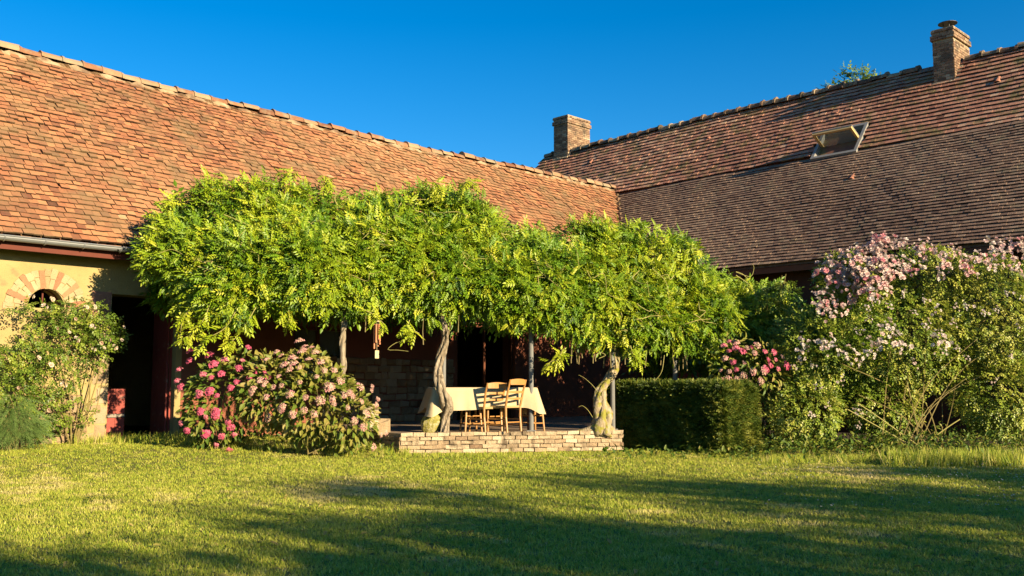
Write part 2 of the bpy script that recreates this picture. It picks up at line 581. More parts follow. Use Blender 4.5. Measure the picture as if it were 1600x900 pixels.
# ================================================================ the lawn
def build_lawn():
    xs = np.unique(np.concatenate([np.linspace(-12, 14, 53), [-300, -120, -60, -35, -20, 20, 35, 60, 120, 300]]))
    ys = np.unique(np.concatenate([np.linspace(2, 24, 45), [-200, -80, -40, -20, -10, -4, 30, 40, 60, 120, 400]]))
    X, Y = np.meshgrid(xs, ys)
    near = (np.abs(X) < 16) & (Y > 0) & (Y < 26)
    Z = np.where(near, ground_z(X, Y), 0.0)
    V = np.stack([X, Y, Z], -1).reshape(-1, 3)
    nx, ny = len(xs), len(ys)
    i, j = np.meshgrid(np.arange(nx - 1), np.arange(ny - 1))
    a = (j * nx + i).ravel()
    F = np.stack([a, a + 1, a + nx + 1, a + nx], 1)
    structure('lawn', (V, F), 'lawn', smooth=True)


build_lawn()


# ================================================================ the buildings
def plate(outline, holes, A, thick):
    """a wall with openings: outline and holes in (along, height); A: columns along, up, outward; the outer face lies in A's plane"""
    cu = bpy.data.curves.new('tmp', 'CURVE')
    cu.dimensions = '2D'; cu.fill_mode = 'BOTH'; cu.extrude = thick / 2
    for pts in [outline] + holes:
        s = cu.splines.new('POLY'); s.points.add(len(pts) - 1); s.use_cyclic_u = True
        for p, (x, y) in zip(s.points, pts):
            p.co = (x, y, 0, 1)
    o = bpy.data.objects.new('tmp', cu); COL.objects.link(o)
    dg = bpy.context.evaluated_depsgraph_get()
    me = bpy.data.meshes.new_from_object(o.evaluated_get(dg))
    V = np.array([v.co for v in me.vertices]); F = [tuple(p.vertices) for p in me.polygons]
    bpy.data.objects.remove(o); bpy.data.curves.remove(cu); bpy.data.meshes.remove(me)
    V[:, 2] -= thick / 2
    return V @ A[:3, :3].T + A[:3, 3], F


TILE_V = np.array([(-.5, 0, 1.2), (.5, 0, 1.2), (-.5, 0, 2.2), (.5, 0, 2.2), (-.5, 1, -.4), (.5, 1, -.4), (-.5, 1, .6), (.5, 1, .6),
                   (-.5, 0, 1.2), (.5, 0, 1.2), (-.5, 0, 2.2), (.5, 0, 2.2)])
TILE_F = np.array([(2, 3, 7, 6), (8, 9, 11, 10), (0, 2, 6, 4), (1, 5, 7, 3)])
TILE_T = np.array([0.0] * 8 + [-.75] * 4)              # lower edge darkened, painting in the shadow gap under each course


def roof_tiles(roof, m, org, along, slope, nrm, x0, x1, slen, gauge, width, thick, keep, n_ind, seed, tint0=.5, jit=1.0, sag=.03, start=0.0, tv=1.0, dip=None):
    rr = np.random.default_rng(seed)
    rows = int(slen / gauge)
    Xs, Ss, Ti = [], [], []
    for r in range(rows):
        x = np.arange(x0 + (width / 2 if r % 2 else 0) + rr.uniform(-.04, .04), x1, width)
        Xs.append(x + rr.normal(0, .006 * jit * tv, len(x))); Ss.append(np.full(len(x), start + r * gauge))
    X = np.concatenate(Xs); S = np.concatenate(Ss); n = len(X)
    base = org + X[:, None] * along + S[:, None] * slope
    lift = sag * noise(base, .11, seed) + .35 * sag * noise(base, .5, seed + 1) + .012
    S2_ = S + .35 * gauge * .25 * noise(np.stack([X, S * 0 + np.round(S / gauge) * 3.1, S * 0], 1), .35, seed + 2) + rr.normal(0, .006 * jit, n)
    if dip is not None:
        lift = lift - dip(X) * (S / slen) ** 1.5
    pos = org + X[:, None] * along + S2_[:, None] * slope + (lift + np.abs(rr.normal(0, .004 * jit * tv, n)))[:, None] * nrm
    k = keep(org + X[:, None] * along + (S + gauge * .4)[:, None] * slope)
    pos, n = pos[k], int(k.sum())
    rot = rr.normal(0, .022 * jit * min(1, .3 + tv), n); tilt = rr.normal(0, .012 * jit * tv, n)
    w = width * (.985 + rr.uniform(-.02, .015, n) * tv); L = gauge * 1.75
    c, s = np.cos(rot)[:, None], np.sin(rot)[:, None]
    ax, ay = c * along + s * slope, -s * along + c * slope
    az = nrm + tilt[:, None] * along
    A = np.stack([ax * w[:, None], ay * L, az * (thick * (1.1 + tv * rr.uniform(-.3, .4, n)))[:, None]], 2)
    tint = np.clip(tint0 + .20 * noise(pos, .12, seed + 5) + rr.normal(0, .125, n), .02, .98)
    px, py = proj(pos)
    vis = (px > 0) & (px < 1600) & (py > 0)
    d = np.linalg.norm(pos - CAM, axis=1) + np.where(vis, 0, 1e4)
    order = np.argsort(d)
    ind, rest = order[:n_ind], order[n_ind:]
    inv = WM[root_of(roof)].inverted()
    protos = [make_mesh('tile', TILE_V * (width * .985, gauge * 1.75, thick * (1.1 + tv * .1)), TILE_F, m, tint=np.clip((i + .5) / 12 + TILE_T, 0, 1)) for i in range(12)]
    for i in ind:
        z_ = np.cross(ax[i], ay[i]) + tilt[i] * ax[i]; z_ /= np.linalg.norm(z_)
        x_ = np.cross(ay[i], z_); x_ /= np.linalg.norm(x_)
        Mw = np.eye(4); Mw[:3, 0], Mw[:3, 1], Mw[:3, 2], Mw[:3, 3] = x_, np.cross(z_, x_), z_, pos[i]
        o = link('tile', protos[min(11, int(tint[i] * 12))], roof)
        o.matrix_local = inv @ Matrix(Mw.tolist())
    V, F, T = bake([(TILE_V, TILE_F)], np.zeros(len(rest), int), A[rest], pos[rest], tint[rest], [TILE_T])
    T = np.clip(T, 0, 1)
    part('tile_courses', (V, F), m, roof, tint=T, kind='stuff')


def ridge_mesh(m, collar, tint, seed):
    rr = np.random.default_rng(seed)
    V, F = [], []
    rings = [(0, 1.0), (.82, .96), (.83, 1.15), (1.0, 1.18)] if collar else [(0, 1.12), (.12, 1.05), (.13, .98), (1.0, .94)]
    n = 8
    for x, r in rings:
        for j in range(n):
            a = PI * j / (n - 1)
            q = r * (1 + rr.uniform(-.05, .05))
            V.append((x, math.cos(a) * q, math.sin(a) * q * .95 - .25))
    for i in range(len(rings) - 1):
        F += [(i * n + j, i * n + j + 1, (i + 1) * n + j + 1, (i + 1) * n + j) for j in range(n - 1)]
    F += [tuple(range(n)), tuple((len(rings) - 1) * n + j for j in range(n - 1, -1, -1))]
    return make_mesh('ridge_tile', V, F, m, tint=tint)


def ridge_run(roof, a, b, m, length, rad, collar, seed, sag, dip=None):
    rr = np.random.default_rng(seed)
    a, b = np.array(a), np.array(b)
    L = np.linalg.norm(b - a); d = (b - a) / L
    n = int(L / length)
    y = np.cross([0, 0, 1.0], d)
    protos = [ridge_mesh(m, collar, .1 + .2 * i, i + seed) for i in range(5)]
    inv = WM[root_of(roof)].inverted()
    for i in range(n):
        p = a + d * (i * length) + np.array([0, 0, sag * noise(a + d * i * length, .11, seed)[0] + rr.normal(0, .018)])
        if dip is not None:
            p[2] -= float(dip((p[0] + p[1]) / S2)) * 1.3
        z = np.array([0, 0, 1.0]) + y * rr.normal(0, .09) + d * rr.normal(0, .035)
        Mw = np.eye(4)
        Mw[:3, 0] = d * length * 1.04; Mw[:3, 1] = y * rad; Mw[:3, 2] = z * rad * rr.uniform(.9, 1.12); Mw[:3, 3] = p
        o = link('ridge_tile', protos[rr.integers(5)], roof)
        o.matrix_local = inv @ Matrix(Mw.tolist())
    return n


def strip(pts, w, seed, m, parent, name='mortar_bed'):
    k = MB(); k.tube(pts, w, 7, wob=.6)
    return part(name, k, m, parent)


def stone_block(k, A, w, h, d, tint=None, jit=.02):
    """rough stone: back face full, front face smaller and uneven; A columns along, up, outward"""
    b = np.array([(-w / 2, -h / 2, -d), (w / 2, -h / 2, -d), (w / 2, h / 2, -d), (-w / 2, h / 2, -d)])
    b2 = b.copy(); b2[:, 2] = d * .35
    f = b * (.74, .70, 0) + (0, 0, d)
    b2[:, :2] += R.uniform(-jit, jit, (4, 2)); f += R.uniform(-jit, jit, (4, 3))
    v = np.vstack([b * (.98, .98, 1), b2 * (.98, .98, 1), f]) @ A[:3, :3].T + A[:3, 3]
    F = [(8, 9, 10, 11)]
    for i in range(4):
        j = (i + 1) % 4
        F += [(i, j, j + 4, i + 4), (i + 4, j + 4, j + 8, i + 8)]
    return k.add(v, F, tint)


def brick_skin(k, A, w, h, z0, course=.075, blen=.22, gap=.012, depth=.1, tmean=.5, tsd=.18):
    """courses of bricks on the face A (columns along, outward, up) of width w"""
    n = int(h / course)
    for r in range(n):
        x = -w / 2 - (blen / 2 if r % 2 else 0)
        while x < w / 2 - .02:
            a, b = max(x, -w / 2), min(x + blen, w / 2)
            if b - a > .03:
                k.box(A, b - a - gap, depth, course - gap, ((a + b) / 2, -depth / 2 + R.uniform(0, .007), z0 + (r + .5) * course),
                      tint=float(np.clip(R.normal(tmean, tsd), 0, 1)), jit=.003)
            x += blen


BARN_Q = 24 / S2                     # wall face of the barn
BARN_E, BARN_EZ = BARN_Q - .45, 3.55  # eave line
BARN_R, BARN_RZ = BARN_E + 4.1, 7.86  # ridge
BM = (BARN_RZ - BARN_EZ) / 4.1
HT0, HZ0 = 31 / S2, 4.22              # farmhouse eave
HT1, HZ1 = HT0 + 3.5, 7.64            # where its two slopes meet
HT2, HZ2 = HT0 + 5.7, 10.2            # ridge
HM1, HM2 = (HZ1 - HZ0) / 3.5, (HZ2 - HZ1) / 2.2
HWALL = HT0 + .45


def barn_z(q):
    return BARN_EZ + BM * (q - BARN_E)


def barn_dip(u):
    return .12 * np.sin(PI * np.clip((np.asarray(u) - 6.0) / 19.0, 0, 1)) ** 1.5


def house_z(t):
    return np.where(t < HT1, HZ0 + HM1 * (t - HT0), HZ1 + HM2 * (t - HT1))


U_DIR, Q_DIR = np.array([1, 1, 0]) / S2, np.array([-1, 1, 0]) / S2
X_DIR, T_DIR = np.array([1, -1, 0]) / S2, np.array([1, 1, 0]) / S2
ZUP = np.array([0, 0, 1.0])


def slab(pts, th):
    """a thin slab below the polygon pts"""
    k = MB(); n = len(pts); p = np.array(pts, float)
    V = np.vstack([p, p - (0, 0, th)])
    F = [tuple(range(n)), tuple(range(2 * n - 1, n - 1, -1))] + [(i, (i + 1) % n, (i + 1) % n + n, i + n) for i in range(n)]
    return k.add(V, F)


def build_barn():
    root = thing('barn', 'long low barn on the left with ochre plaster wall and orange clay tile roof', 'barn', UQ(7.0, BARN_Q, 0), PI / 4)
    AW = frame(UQ(0, BARN_Q, 0), U_DIR, ZUP, -Q_DIR)           # along, up, outward
    top = barn_z(BARN_Q) - .09
    arch = [(5.88 + .30 * math.cos(a), 2.42 + .34 * math.sin(a)) for a in np.linspace(0, PI, 15)]
    door = [(6.98, .10), (8.2, .10), (8.2, 2.74), (6.98, 2.74)]
    wall = part('wall', plate([(1.5, -.2), (8.32, -.2), (8.32, top), (1.5, top)], [arch, door], AW, .45), 'ochre', root)
    win = [(10.7, 1.25), (12.0, 1.25), (12.0, 2.35), (10.7, 2.35)]
    dw = [(15.15, .30), (17.08, .30), (17.08, 2.62), (15.15, 2.62)]
    wall2 = part('wall', plate([(8.323, -.2), (22.3, -.2), (22.3, top), (8.323, top)], [win, dw], AW, .45), 'red_plaster', root,
                 label='red limewashed wall behind the wisteria')
    k = MB()                                                     # back wall and gable ends
    for (u0, u1, q) in ((1.5, 25, BARN_R + 3.65),):
        k.box(frame(UQ((u0 + u1) / 2, q, 1.75), U_DIR, Q_DIR), u1 - u0, .4, 3.9)
    part('back_wall', k, 'ochre', root)
    q0, q1 = BARN_Q + .45, BARN_R + 3.4
    g = plate([(q0, -.2), (q1, -.2), (q1, barn_z(2 * BARN_R - q1) - .09), (BARN_R, BARN_RZ - .26), (q0, barn_z(q0) - .09)], [],
              frame(UQ(1.5, 0, 0), Q_DIR, ZUP, -U_DIR), .4)
    part('gable_wall', g, 'ochre', root)
    # roof
    sl = np.array([*(Q_DIR * math.cos(math.atan(BM)))[:2], math.sin(math.atan(BM))])
    nr = np.cross(U_DIR, sl)
    roof = part('roof', slab([UQ(1.3, BARN_E, BARN_EZ), UQ(21.9, BARN_E, BARN_EZ), UQ(25.7, BARN_R, BARN_RZ - .19), UQ(1.3, BARN_R, BARN_RZ - .19)], .07), 'tile', root, tint=.3)
    part('back_slope', slab([UQ(1.3, BARN_R, BARN_RZ - .18), UQ(25.7, BARN_R, BARN_RZ - .18), UQ(25.7, BARN_R + 4.1, BARN_EZ), UQ(1.3, BARN_R + 4.1, BARN_EZ)], .07), 'tile', roof, tint=.4)

    def keep(p):
        t = (p[:, 0] + p[:, 1]) / S2
        return (p[:, 2] > house_z(t) + .02) | (t < HT0)
    roof_tiles(roof, 'tile', UQ(0, BARN_E - .03, BARN_EZ - .03 * BM), U_DIR, sl, nr, 1.4, 25.7, math.hypot(4.1, BARN_RZ - BARN_EZ),   .142, .152, .023, keep, 300, 5, tint0=.53, jit=1.35, dip=barn_dip)
    ridge_run(roof, UQ(1.3, BARN_R, BARN_RZ + .05), UQ(25.75, BARN_R, BARN_RZ + .05), 'ridge', .42, .155, False, 5, .03, barn_dip)
    strip([UQ(u, BARN_R - .13, BARN_RZ - .09 + .02 * math.sin(u * 2) - 1.25 * float(barn_dip(u))) for u in np.linspace(1.4, 25.5, 260)], .058, 3, 'oldmortar', roof)
    # valley upstand where the barn roof runs into the farmhouse roof
    k = MB()
    for i in range(9):
        z = BARN_RZ - .1 - i * .22
        q = BARN_E + (z - BARN_EZ) / BM; t = HT0 + (z - HZ0) / HM1
        if z > HZ1:
            t = HT1 + (z - HZ1) / HM2
        k.box(frame(UQ(t - .02, q - .02, z + .05), U_DIR, Q_DIR), .13, .2, .1, jit=.02, tint=.2 + .1 * (i % 4))
    part('valley_mortar', k, 'ridge2', roof)
    # gutter
    k = MB(); n = 9
    gv = []
    for u in (1.3, 9.6):
        for j in range(n):
            a = PI + PI * j / (n - 1)
            gv.append(UQ(u, BARN_E - .085 + .075 * math.cos(a), BARN_EZ - .055 + .075 * math.sin(a)))
        for j in range(n - 1, -1, -1):
            a = PI + PI * j / (n - 1)
            gv.append(UQ(u, BARN_E - .085 + .066 * math.cos(a), BARN_EZ - .055 + .066 * math.sin(a)))
    k.add(gv, [(j, (j + 1) % (2 * n), (j + 1) % (2 * n) + 2 * n, j + 2 * n) for j in range(2 * n)] + [tuple(range(2 * n)), tuple(range(4 * n - 1, 2 * n - 1, -1))])
    k.tube([UQ(1.3, BARN_E - .165, BARN_EZ - .052), UQ(9.6, BARN_E - .165, BARN_EZ - .052)], .011, 6)
    gut = part('gutter', k, 'zinc', root)
    for u in np.arange(1.9, 9.5, .62):
        k = MB()
        ring = [UQ(u, BARN_E - .085 + .081 * math.cos(a), BARN_EZ - .055 + .081 * math.sin(a)) for a in np.linspace(PI, 2 * PI, 9)]
        k.tube(ring, .011, 5)
        part('bracket', k, 'zinc', gut)
    k = MB(); k.box(frame(UQ(11.7, BARN_E + .05, BARN_EZ - .16), U_DIR, Q_DIR), 20.4, .03, .17)
    part('eaves_board', k, 'soffit', root)
    # arch of alternating bricks over the lunette
    n = 19
    for i in range(n):
        a = -.06 + (PI + .12) * (i + .5) / n
        orange = i % 3 == 1
        if i % 3 == 2 and i < n - 1:
            pass
        r0, r1 = .335 + R.uniform(-.01, .01), .66 + R.uniform(-.02, .02)
        c, s = math.cos(a), math.sin(a)
        A = AW @ frame((5.88, 2.42, 0), (c, s, 0), (-s, c, 0))
        w = .098
        k = MB()
        for (ra, rb) in (((r0, r1),) if orange else ((r0, .50 + .03 * (i % 2)), (.512 + .03 * (i % 2), r1))):
            k.box(A, rb - ra, w * (ra + rb) / 2 / .5 - .012, .05, ((ra + rb) / 2, 0, -.012 + R.uniform(0, .006)), jit=.006)
        part('brick', k, 'brick' if orange else 'archbrick', wall, tint=(R.uniform(.42, .6) if orange else R.uniform(.2, .9)))
    # rough stones showing through the plaster low on the wall
    for (u0, u1, z0, z1, ww, hh, w) in ((5.05, 6.85, .16, .98, .27, .165, wall), (11.4, 15.1, .34, 1.62, .25, .155, wall2)):
        z = z0; r = 0
        while z < z1:
            u = u0 + R.uniform(0, .15)
            while u < u1 - .1:
                x = ww * R.uniform(.6, 1.35); h = hh * R.uniform(.8, 1.1)
                if u + x < u1 + .05 and not (w is wall and R.random() < .2):
                    k = MB(); stone_block(k, AW @ frame((u + x / 2, z + hh / 2, .004), (1, 0, 0), (0, 1, 0)), x * .95, h * .95, .035)
                    part('stone', k, 'stone', w, tint=float(np.clip(R.normal(.55, .2), 0, 1)))
                u += x
            z += hh; r += 1
    # quoin stone left of the door, timber lintel
    k = MB(); stone_block(k, AW @ frame((6.80, 2.56, .0), (1, 0, 0), (0, 1, 0)), .34, .42, .012, jit=.02)
    part('quoin_stone', k, 'quoin', wall)
    for i, z in enumerate((.3, .62, .95, 1.3, 1.62, 1.95, 2.2)):
        k = MB(); stone_block(k, AW @ frame((6.87 - .03 * (i % 2), z, .0), (1, 0, 0), (0, 1, 0)), .2 + .06 * (i % 2), .28, .012, jit=.015)
        part('quoin_stone', k, 'stone', wall, tint=.6 + .1 * (i % 3))
    # plank door with a cross rail
    dr = part('door', MB().box(AW, .03, 2.62, .05, (7.0, 1.42, -.16)).box(AW, .03, 2.62, .05, (8.18, 1.42, -.16)), 'red_door', root, label='red plank door standing open on the dark inside')
    for i in range(2):                                           # narrow leaf on the left, closed at the bottom only
        part('plank', MB().box(AW, .165, .92, .035, (7.10 + i * .168, .61, -.17 + .004 * i)), 'red_door', dr)
    part('rail', MB().box(AW, .33, .06, .03, (7.185, .60, -.135)), 'greywood', dr)
    B_ = AW @ frame((8.15, 0, -.2), (.12, 0, -.993), (0, 1, 0), (.993, 0, .12))
    for i in range(5):                                           # wide leaf swung into the barn
        part('plank', MB().box(B_, .16, 2.45, .035, (.1 + i * .164, 1.42, 0)), 'red_door', dr)
    part('sill', MB().box(AW, 1.24, .09, .2, (7.59, .13, -.07)), 'stone', root, tint=.7)
    # lunette frame
    fr = MB(); fr.tube([AW[:3, :3] @ np.array((x * 1.0, z, -.2)) + AW[:3, 3] for x, z in arch], .022, 5)
    w_ = part('window', fr, 'soffit', root, label='half round window under the brick arch')
    part('bar', MB().box(AW, .025, .36, .03, (5.88, 2.58, -.2)), 'soffit', w_)
    # shaded window and doorway under the wisteria
    for (n_, x0, x1, z0, z1) in (('window', 10.7, 12.0, 1.25, 2.35), ('doorway', 15.15, 17.08, .33, 2.62)):
        k = MB()
        k.box(AW, .07, z1 - z0, .1, (x0 + .037, (z0 + z1) / 2, -.12)).box(AW, .07, z1 - z0, .1, (x1 - .037, (z0 + z1) / 2, -.12)).box(AW, x1 - x0 - .15, .07, .1, ((x0 + x1) / 2, z1 - .037, -.12))
        f = part(n_, k, 'darkwood', root)
        part('mullion', MB().box(AW, .06, z1 - z0 - .08, .07, ((x0 + x1) / 2, (z0 + z1) / 2 - .04, -.12)), 'darkwood', f)
        if n_ == 'window':
            part('pane', MB().box(AW, x1 - x0 - .15, z1 - z0 - .08, .006, ((x0 + x1) / 2, (z0 + z1) / 2 - .03, -.15)), 'glass', f)
    return root


barn = build_barn()


def chimney(roof, x0, x1, t0, t1, z0, z1, label):
    """brick stack; x along the ridge, t across it"""
    cx, ct = (x0 + x1) / 2, (t0 + t1) / 2
    w, d = x1 - x0, t1 - t0
    A0 = frame(XT(cx, ct, 0), X_DIR, T_DIR)
    st = part('chimney', MB().box(A0, w - .03, d - .03, z1 - z0, (0, 0, (z0 + z1) / 2)), 'mortar', roof, label=label)
    k = MB()
    body = z1 - z0 - .30
    for (o, al, wid) in ((XT(cx, t0, 0), X_DIR, w), (XT(cx, t1, 0), -X_DIR, w), (XT(x1, ct, 0), T_DIR, d), (XT(x0, ct, 0), -T_DIR, d)):
        out = np.cross(al, ZUP)
        brick_skin(k, frame(o, al, out), wid, body, z0, tmean=.55, tsd=.2)
        brick_skin(k, frame(o + out * .045, al, out), wid + .09, .15, z0 + body, depth=.12, tmean=.6)
        brick_skin(k, frame(o + out * .005, al, out), wid + .01, .075, z0 + body + .15, tmean=.55)
        brick_skin(k, frame(o + out * .03, al, out), wid + .06, .075, z0 + body + .225, blen=.11, depth=.12, tmean=.6)
    part('brickwork', k, 'chimneybrick', st, kind='stuff')
    part('cap', MB().box(A0, w + .02, d + .02, .04, (0, 0, z1 + .012), jit=.006), 'mortar', st)
    return st


def build_house():
    root = thing('farmhouse', 'taller farmhouse wing on the right with long brown tiled roof and two chimneys', 'house', XT(-12.0, HWALL, 0), -PI / 4)
    AW = frame(XT(0, HWALL, 0), X_DIR, ZUP, -T_DIR)
    top = float(house_z(HWALL)) - .1
    d1 = [(-20.67, .3), (-19.05, .3), (-19.05, 2.35), (-20.67, 2.35)]
    d2 = [(-16.1, .2), (-14.9, .2), (-14.9, 2.3), (-16.1, 2.3)]
    d3 = [(-10.8, 1.1), (-9.5, 1.1), (-9.5, 2.3), (-10.8, 2.3)]
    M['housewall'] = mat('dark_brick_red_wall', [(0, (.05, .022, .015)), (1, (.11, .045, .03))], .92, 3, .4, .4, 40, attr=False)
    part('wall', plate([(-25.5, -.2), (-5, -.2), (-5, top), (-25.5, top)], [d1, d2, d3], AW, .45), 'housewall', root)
    # openings
    for (x0, x1, z0, z1, leaf) in ((-20.67, -19.05, .33, 1.33, True), (-16.1, -14.9, .25, 2.28, True)):
        dr = part('door', MB().box(AW, .06, z1 - z0, .05, (x0 + .032, (z0 + z1) / 2, -.14)).box(AW, .06, z1 - z0, .05, (x1 - .032, (z0 + z1) / 2, -.14)), 'red_door', root)
        n = 8
        for i in range(n):
            w = (x1 - x0 - .13) / n
            part('plank', MB().box(AW, w - .006, z1 - z0, .03, (x0 + .065 + w * (i + .5), (z0 + z1) / 2, -.15)), 'red_door', dr)
        part('rail', MB().box(AW, x1 - x0 - .14, .09, .025, ((x0 + x1) / 2, z1 - .1, -.12)), 'red_door', dr)
    wn_ = part('window', MB().box(AW, .07, 1.2, .08, (-10.76, 1.7, -.12)).box(AW, .07, 1.2, .08, (-9.54, 1.7, -.12)).box(AW, 1.14, .07, .08, (-10.15, 2.26, -.12)).box(AW, 1.14, .07, .08, (-10.15, 1.14, -.12)), 'darkwood', root)
    part('pane', MB().box(AW, 1.14, 1.04, .006, (-10.15, 1.7, -.13)), 'glass', wn_)
    # gables, back
    tb = 2 * HT2 - HT0 - .45
    gab = [(HWALL + .45, -.2), (tb, -.2), (tb, HZ0 + .3), (HT2, HZ2 - .1), (HT1, HZ1 - .1), (HWALL + .45, float(house_z(HWALL + .45)) - .1)]
    part('gable_wall', plate(gab, [], frame(XT(-25.5, 0, 0), T_DIR, ZUP, -X_DIR), .4), 'brick', root, tint=.4)
    part('gable_wall', plate(gab, [], frame(XT(-5.4, 0, 0), T_DIR, ZUP, -X_DIR), .4), 'brick', root, tint=.4)
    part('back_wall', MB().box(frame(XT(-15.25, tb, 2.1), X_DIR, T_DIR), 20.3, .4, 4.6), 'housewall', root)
    # roof decks
    xl, xr = -25.72, -4.6
    roof = part('roof', slab([XT(xl, HT0, HZ0), XT(xr, HT0, HZ0), XT(xr, HT1, HZ1), XT(xl, HT1, HZ1)], .07), 'tile3', root, tint=.2)
    part('upper_slope', slab([XT(xl, HT1, HZ1), XT(xr, HT1, HZ1), XT(xr, HT2, HZ2), XT(xl, HT2, HZ2)], .07), 'tile2', roof, tint=.2)
    part('back_slope', slab([XT(xl, HT2, HZ2 - .004), XT(xr, HT2, HZ2 - .004), XT(xr, 2 * HT2 - HT0, HZ0), XT(xl, 2 * HT2 - HT0, HZ0)], .07), 'tile2', roof, tint=.4)

    SK = (-13.13, -11.75, 25.32, 26.17)                        # skylight opening

    def keep(p):
        q = (p[:, 1] - p[:, 0]) / S2; t = (p[:, 0] + p[:, 1]) / S2; x = (p[:, 0] - p[:, 1]) / S2
        bz = np.where(q < BARN_R, barn_z(q), barn_z(2 * BARN_R - q))
        sk = (x > SK[0] - .02) & (x < SK[1] + .02) & (t > SK[2]) & (t < SK[3])
        return ((p[:, 2] > bz + .02) | (q < BARN_E)) & ~sk
    a1, a2 = math.atan(HM1), math.atan(HM2)
    s1 = np.array([*(T_DIR * math.cos(a1))[:2], math.sin(a1)]); s2 = np.array([*(T_DIR * math.cos(a2))[:2], math.sin(a2)])
    n1, n2 = np.cross(X_DIR, s1), np.cross(X_DIR, s2)
    roof_tiles(roof, 'tile3', XT(0, HT0 - .03, HZ0 - .03 * HM1), X_DIR, s1, n1, xl, xr, math.hypot(3.5, HZ1 - HZ0) + .03, .128, .165, .027, keep, 0, 9, tint0=.50, jit=.9, sag=.03, tv=.2)
    roof_tiles(roof, 'tile2', XT(0, HT1, HZ1), X_DIR, s2, n2, xl, xr, math.hypot(2.2, HZ2 - HZ1), .185, .20, .038, keep, 300, 13, tint0=.62, jit=1.0, sag=.03, tv=.3)
    ridge_run(roof, XT(-25.7, HT2, HZ2 + .08), XT(-24.9, HT2, HZ2 + .08), 'ridge2', .40, .15, True, 8, .03)
    ridge_run(roof, XT(-24.2, HT2, HZ2 + .06), XT(-10.4, HT2, HZ2 + .06), 'ridge2', .46, .18, True, 8, .03)
    ridge_run(roof, XT(-9.55, HT2, HZ2 + .06), XT(-4.7, HT2, HZ2 + .06), 'ridge2', .46, .18, True, 9, .03)
    strip([XT(x, HT2 - .14, HZ2 - .13 + .02 * math.sin(x * 2)) for x in np.linspace(-24.2, -10.4, 60)], .055, 4, 'ridge2', roof)
    # eaves
    part('eaves_board', MB().box(frame(XT(-14.0, HT0 + .04, HZ0 - .15), X_DIR, T_DIR), 18.2, .03, .15), 'darkwood', root)
    for x in np.arange(-21.5, -5, .55):
        part('rafter_end', MB().bar(XT(x, HT0 + .08, HZ0 - .04 - .06), XT(x, HWALL, HZ0 + .40 - .06), .08, .1), 'darkwood', root)
    # chimneys
    c1 = chimney(roof, -25.06, -24.32, 27.38, 28.7, 9.5, 11.62, 'left brick chimney at the far end of the ridge')
    c2 = chimney(roof, -10.24, -9.66, 27.02, 28.2, 9.1, 11.10, 'right brick chimney carrying a metal disc cowl')
    k = MB(); P0 = XT(-9.95, 27.45, 11.12)
    k.tube([P0 + (0, 0, .24), P0 + (0, 0, .255), P0 + (0, 0, .28)], [.26, .26, .03], 18)
    cw = part('cowl', k, 'iron', c2)
    for a in (.4, 2.5, 4.6):
        part('leg', MB().bar(P0 + (.12 * math.cos(a), .12 * math.sin(a), 0), P0 + (.12 * math.cos(a), .12 * math.sin(a), .25), .02), 'iron', c2)
    for (x, ta, tb_, w) in ((-9.665, 27.0, 27.45, .10), (-24.30, 27.36, 27.6, .06)):
        pts = [XT(x, ta, float(house_z(np.array(ta))) + .05), XT(x, tb_, float(house_z(np.array(tb_))) + .10)]
        k = MB()                                                 # mortar fillet up the side of the stack
        k.bar(pts[0], pts[1], .05, w * 2.0, up=X_DIR)
        part('flashing', k, 'mortar', roof)
    for (xa, xb, t) in ((-10.36, -9.66, 26.99), (-25.08, -24.30, 27.35)):
        z = float(house_z(np.array(t))) + .06
        k = MB(); k.tube([XT(x, t, z) for x in np.linspace(xa, xb, 8)], .055, 6, wob=.25)
        part('flashing', k, 'mortar', roof)
    # half-cone vent tiles
    for (x, t) in ((-12.98, 26.79), (-17.53, 26.87), (-22.71, 26.91), (-8.46, 26.73), (-11.48, 24.40)):
        up = s2 if t > HT1 else s1; nn = n2 if t > HT1 else n1
        o = XT(x, t, float(house_z(np.array(t)))) + nn * .03
        k = MB(); n = 7; V = []
        for (y, r) in ((-.12, .095), (.16, .05)):
            for (ir) in (1.0, .8):
                for j in range(n):
                    a = PI * j / (n - 1)
                    V.append(o - up * y * -1 + X_DIR * math.cos(a) * r * ir + nn * (math.sin(a) * r * ir * 1.05))
        F = []
        for j in range(n - 1):
            F += [(j, j + 1, 2 * n + j + 1, 2 * n + j), (n + j, 3 * n + j, 3 * n + j + 1, n + j + 1), (j, n + j, n + j + 1, j + 1)]
        k.add(V, F)
        part('roof_vent', k, 'tile2', roof, tint=.45)
    # open pivot skylight
    xa, xb, ta, tb_ = SK
    tm = (ta + tb_) / 2
    L = (tb_ - ta) / math.cos(a2)
    o = XT((xa + xb) / 2, tm, float(house_z(np.array(tm)))) + n2 * .05
    A = frame(o, X_DIR, s2, n2)
    W = xb - xa
    sk = part('skylight', MB().box(A, .09, L, .13, (W / 2 - .045, 0, .02)).box(A, .09, L, .13, (-W / 2 + .045, 0, .02)).box(A, W - .185, .09, .13, (0, L / 2 - .045, .02)).box(A, W - .185, .09, .13, (0, -L / 2 + .045, .02)),
              'lead', root, label='open pivot roof window')
    part('flashing', MB().box(A, W + .25, .16, .02, (0, -L / 2 - .09, -.005)).box(A, W + .2, .13, .03, (0, L / 2 + .075, .0)), 'mortar', sk)
    ph = math.radians(76)
    B = A @ frame((0, .0, .02), (1, 0, 0), (0, math.cos(ph), -math.sin(ph)), (0, math.sin(ph), math.cos(ph)))
    sw, sl_ = W - .2, L - .2
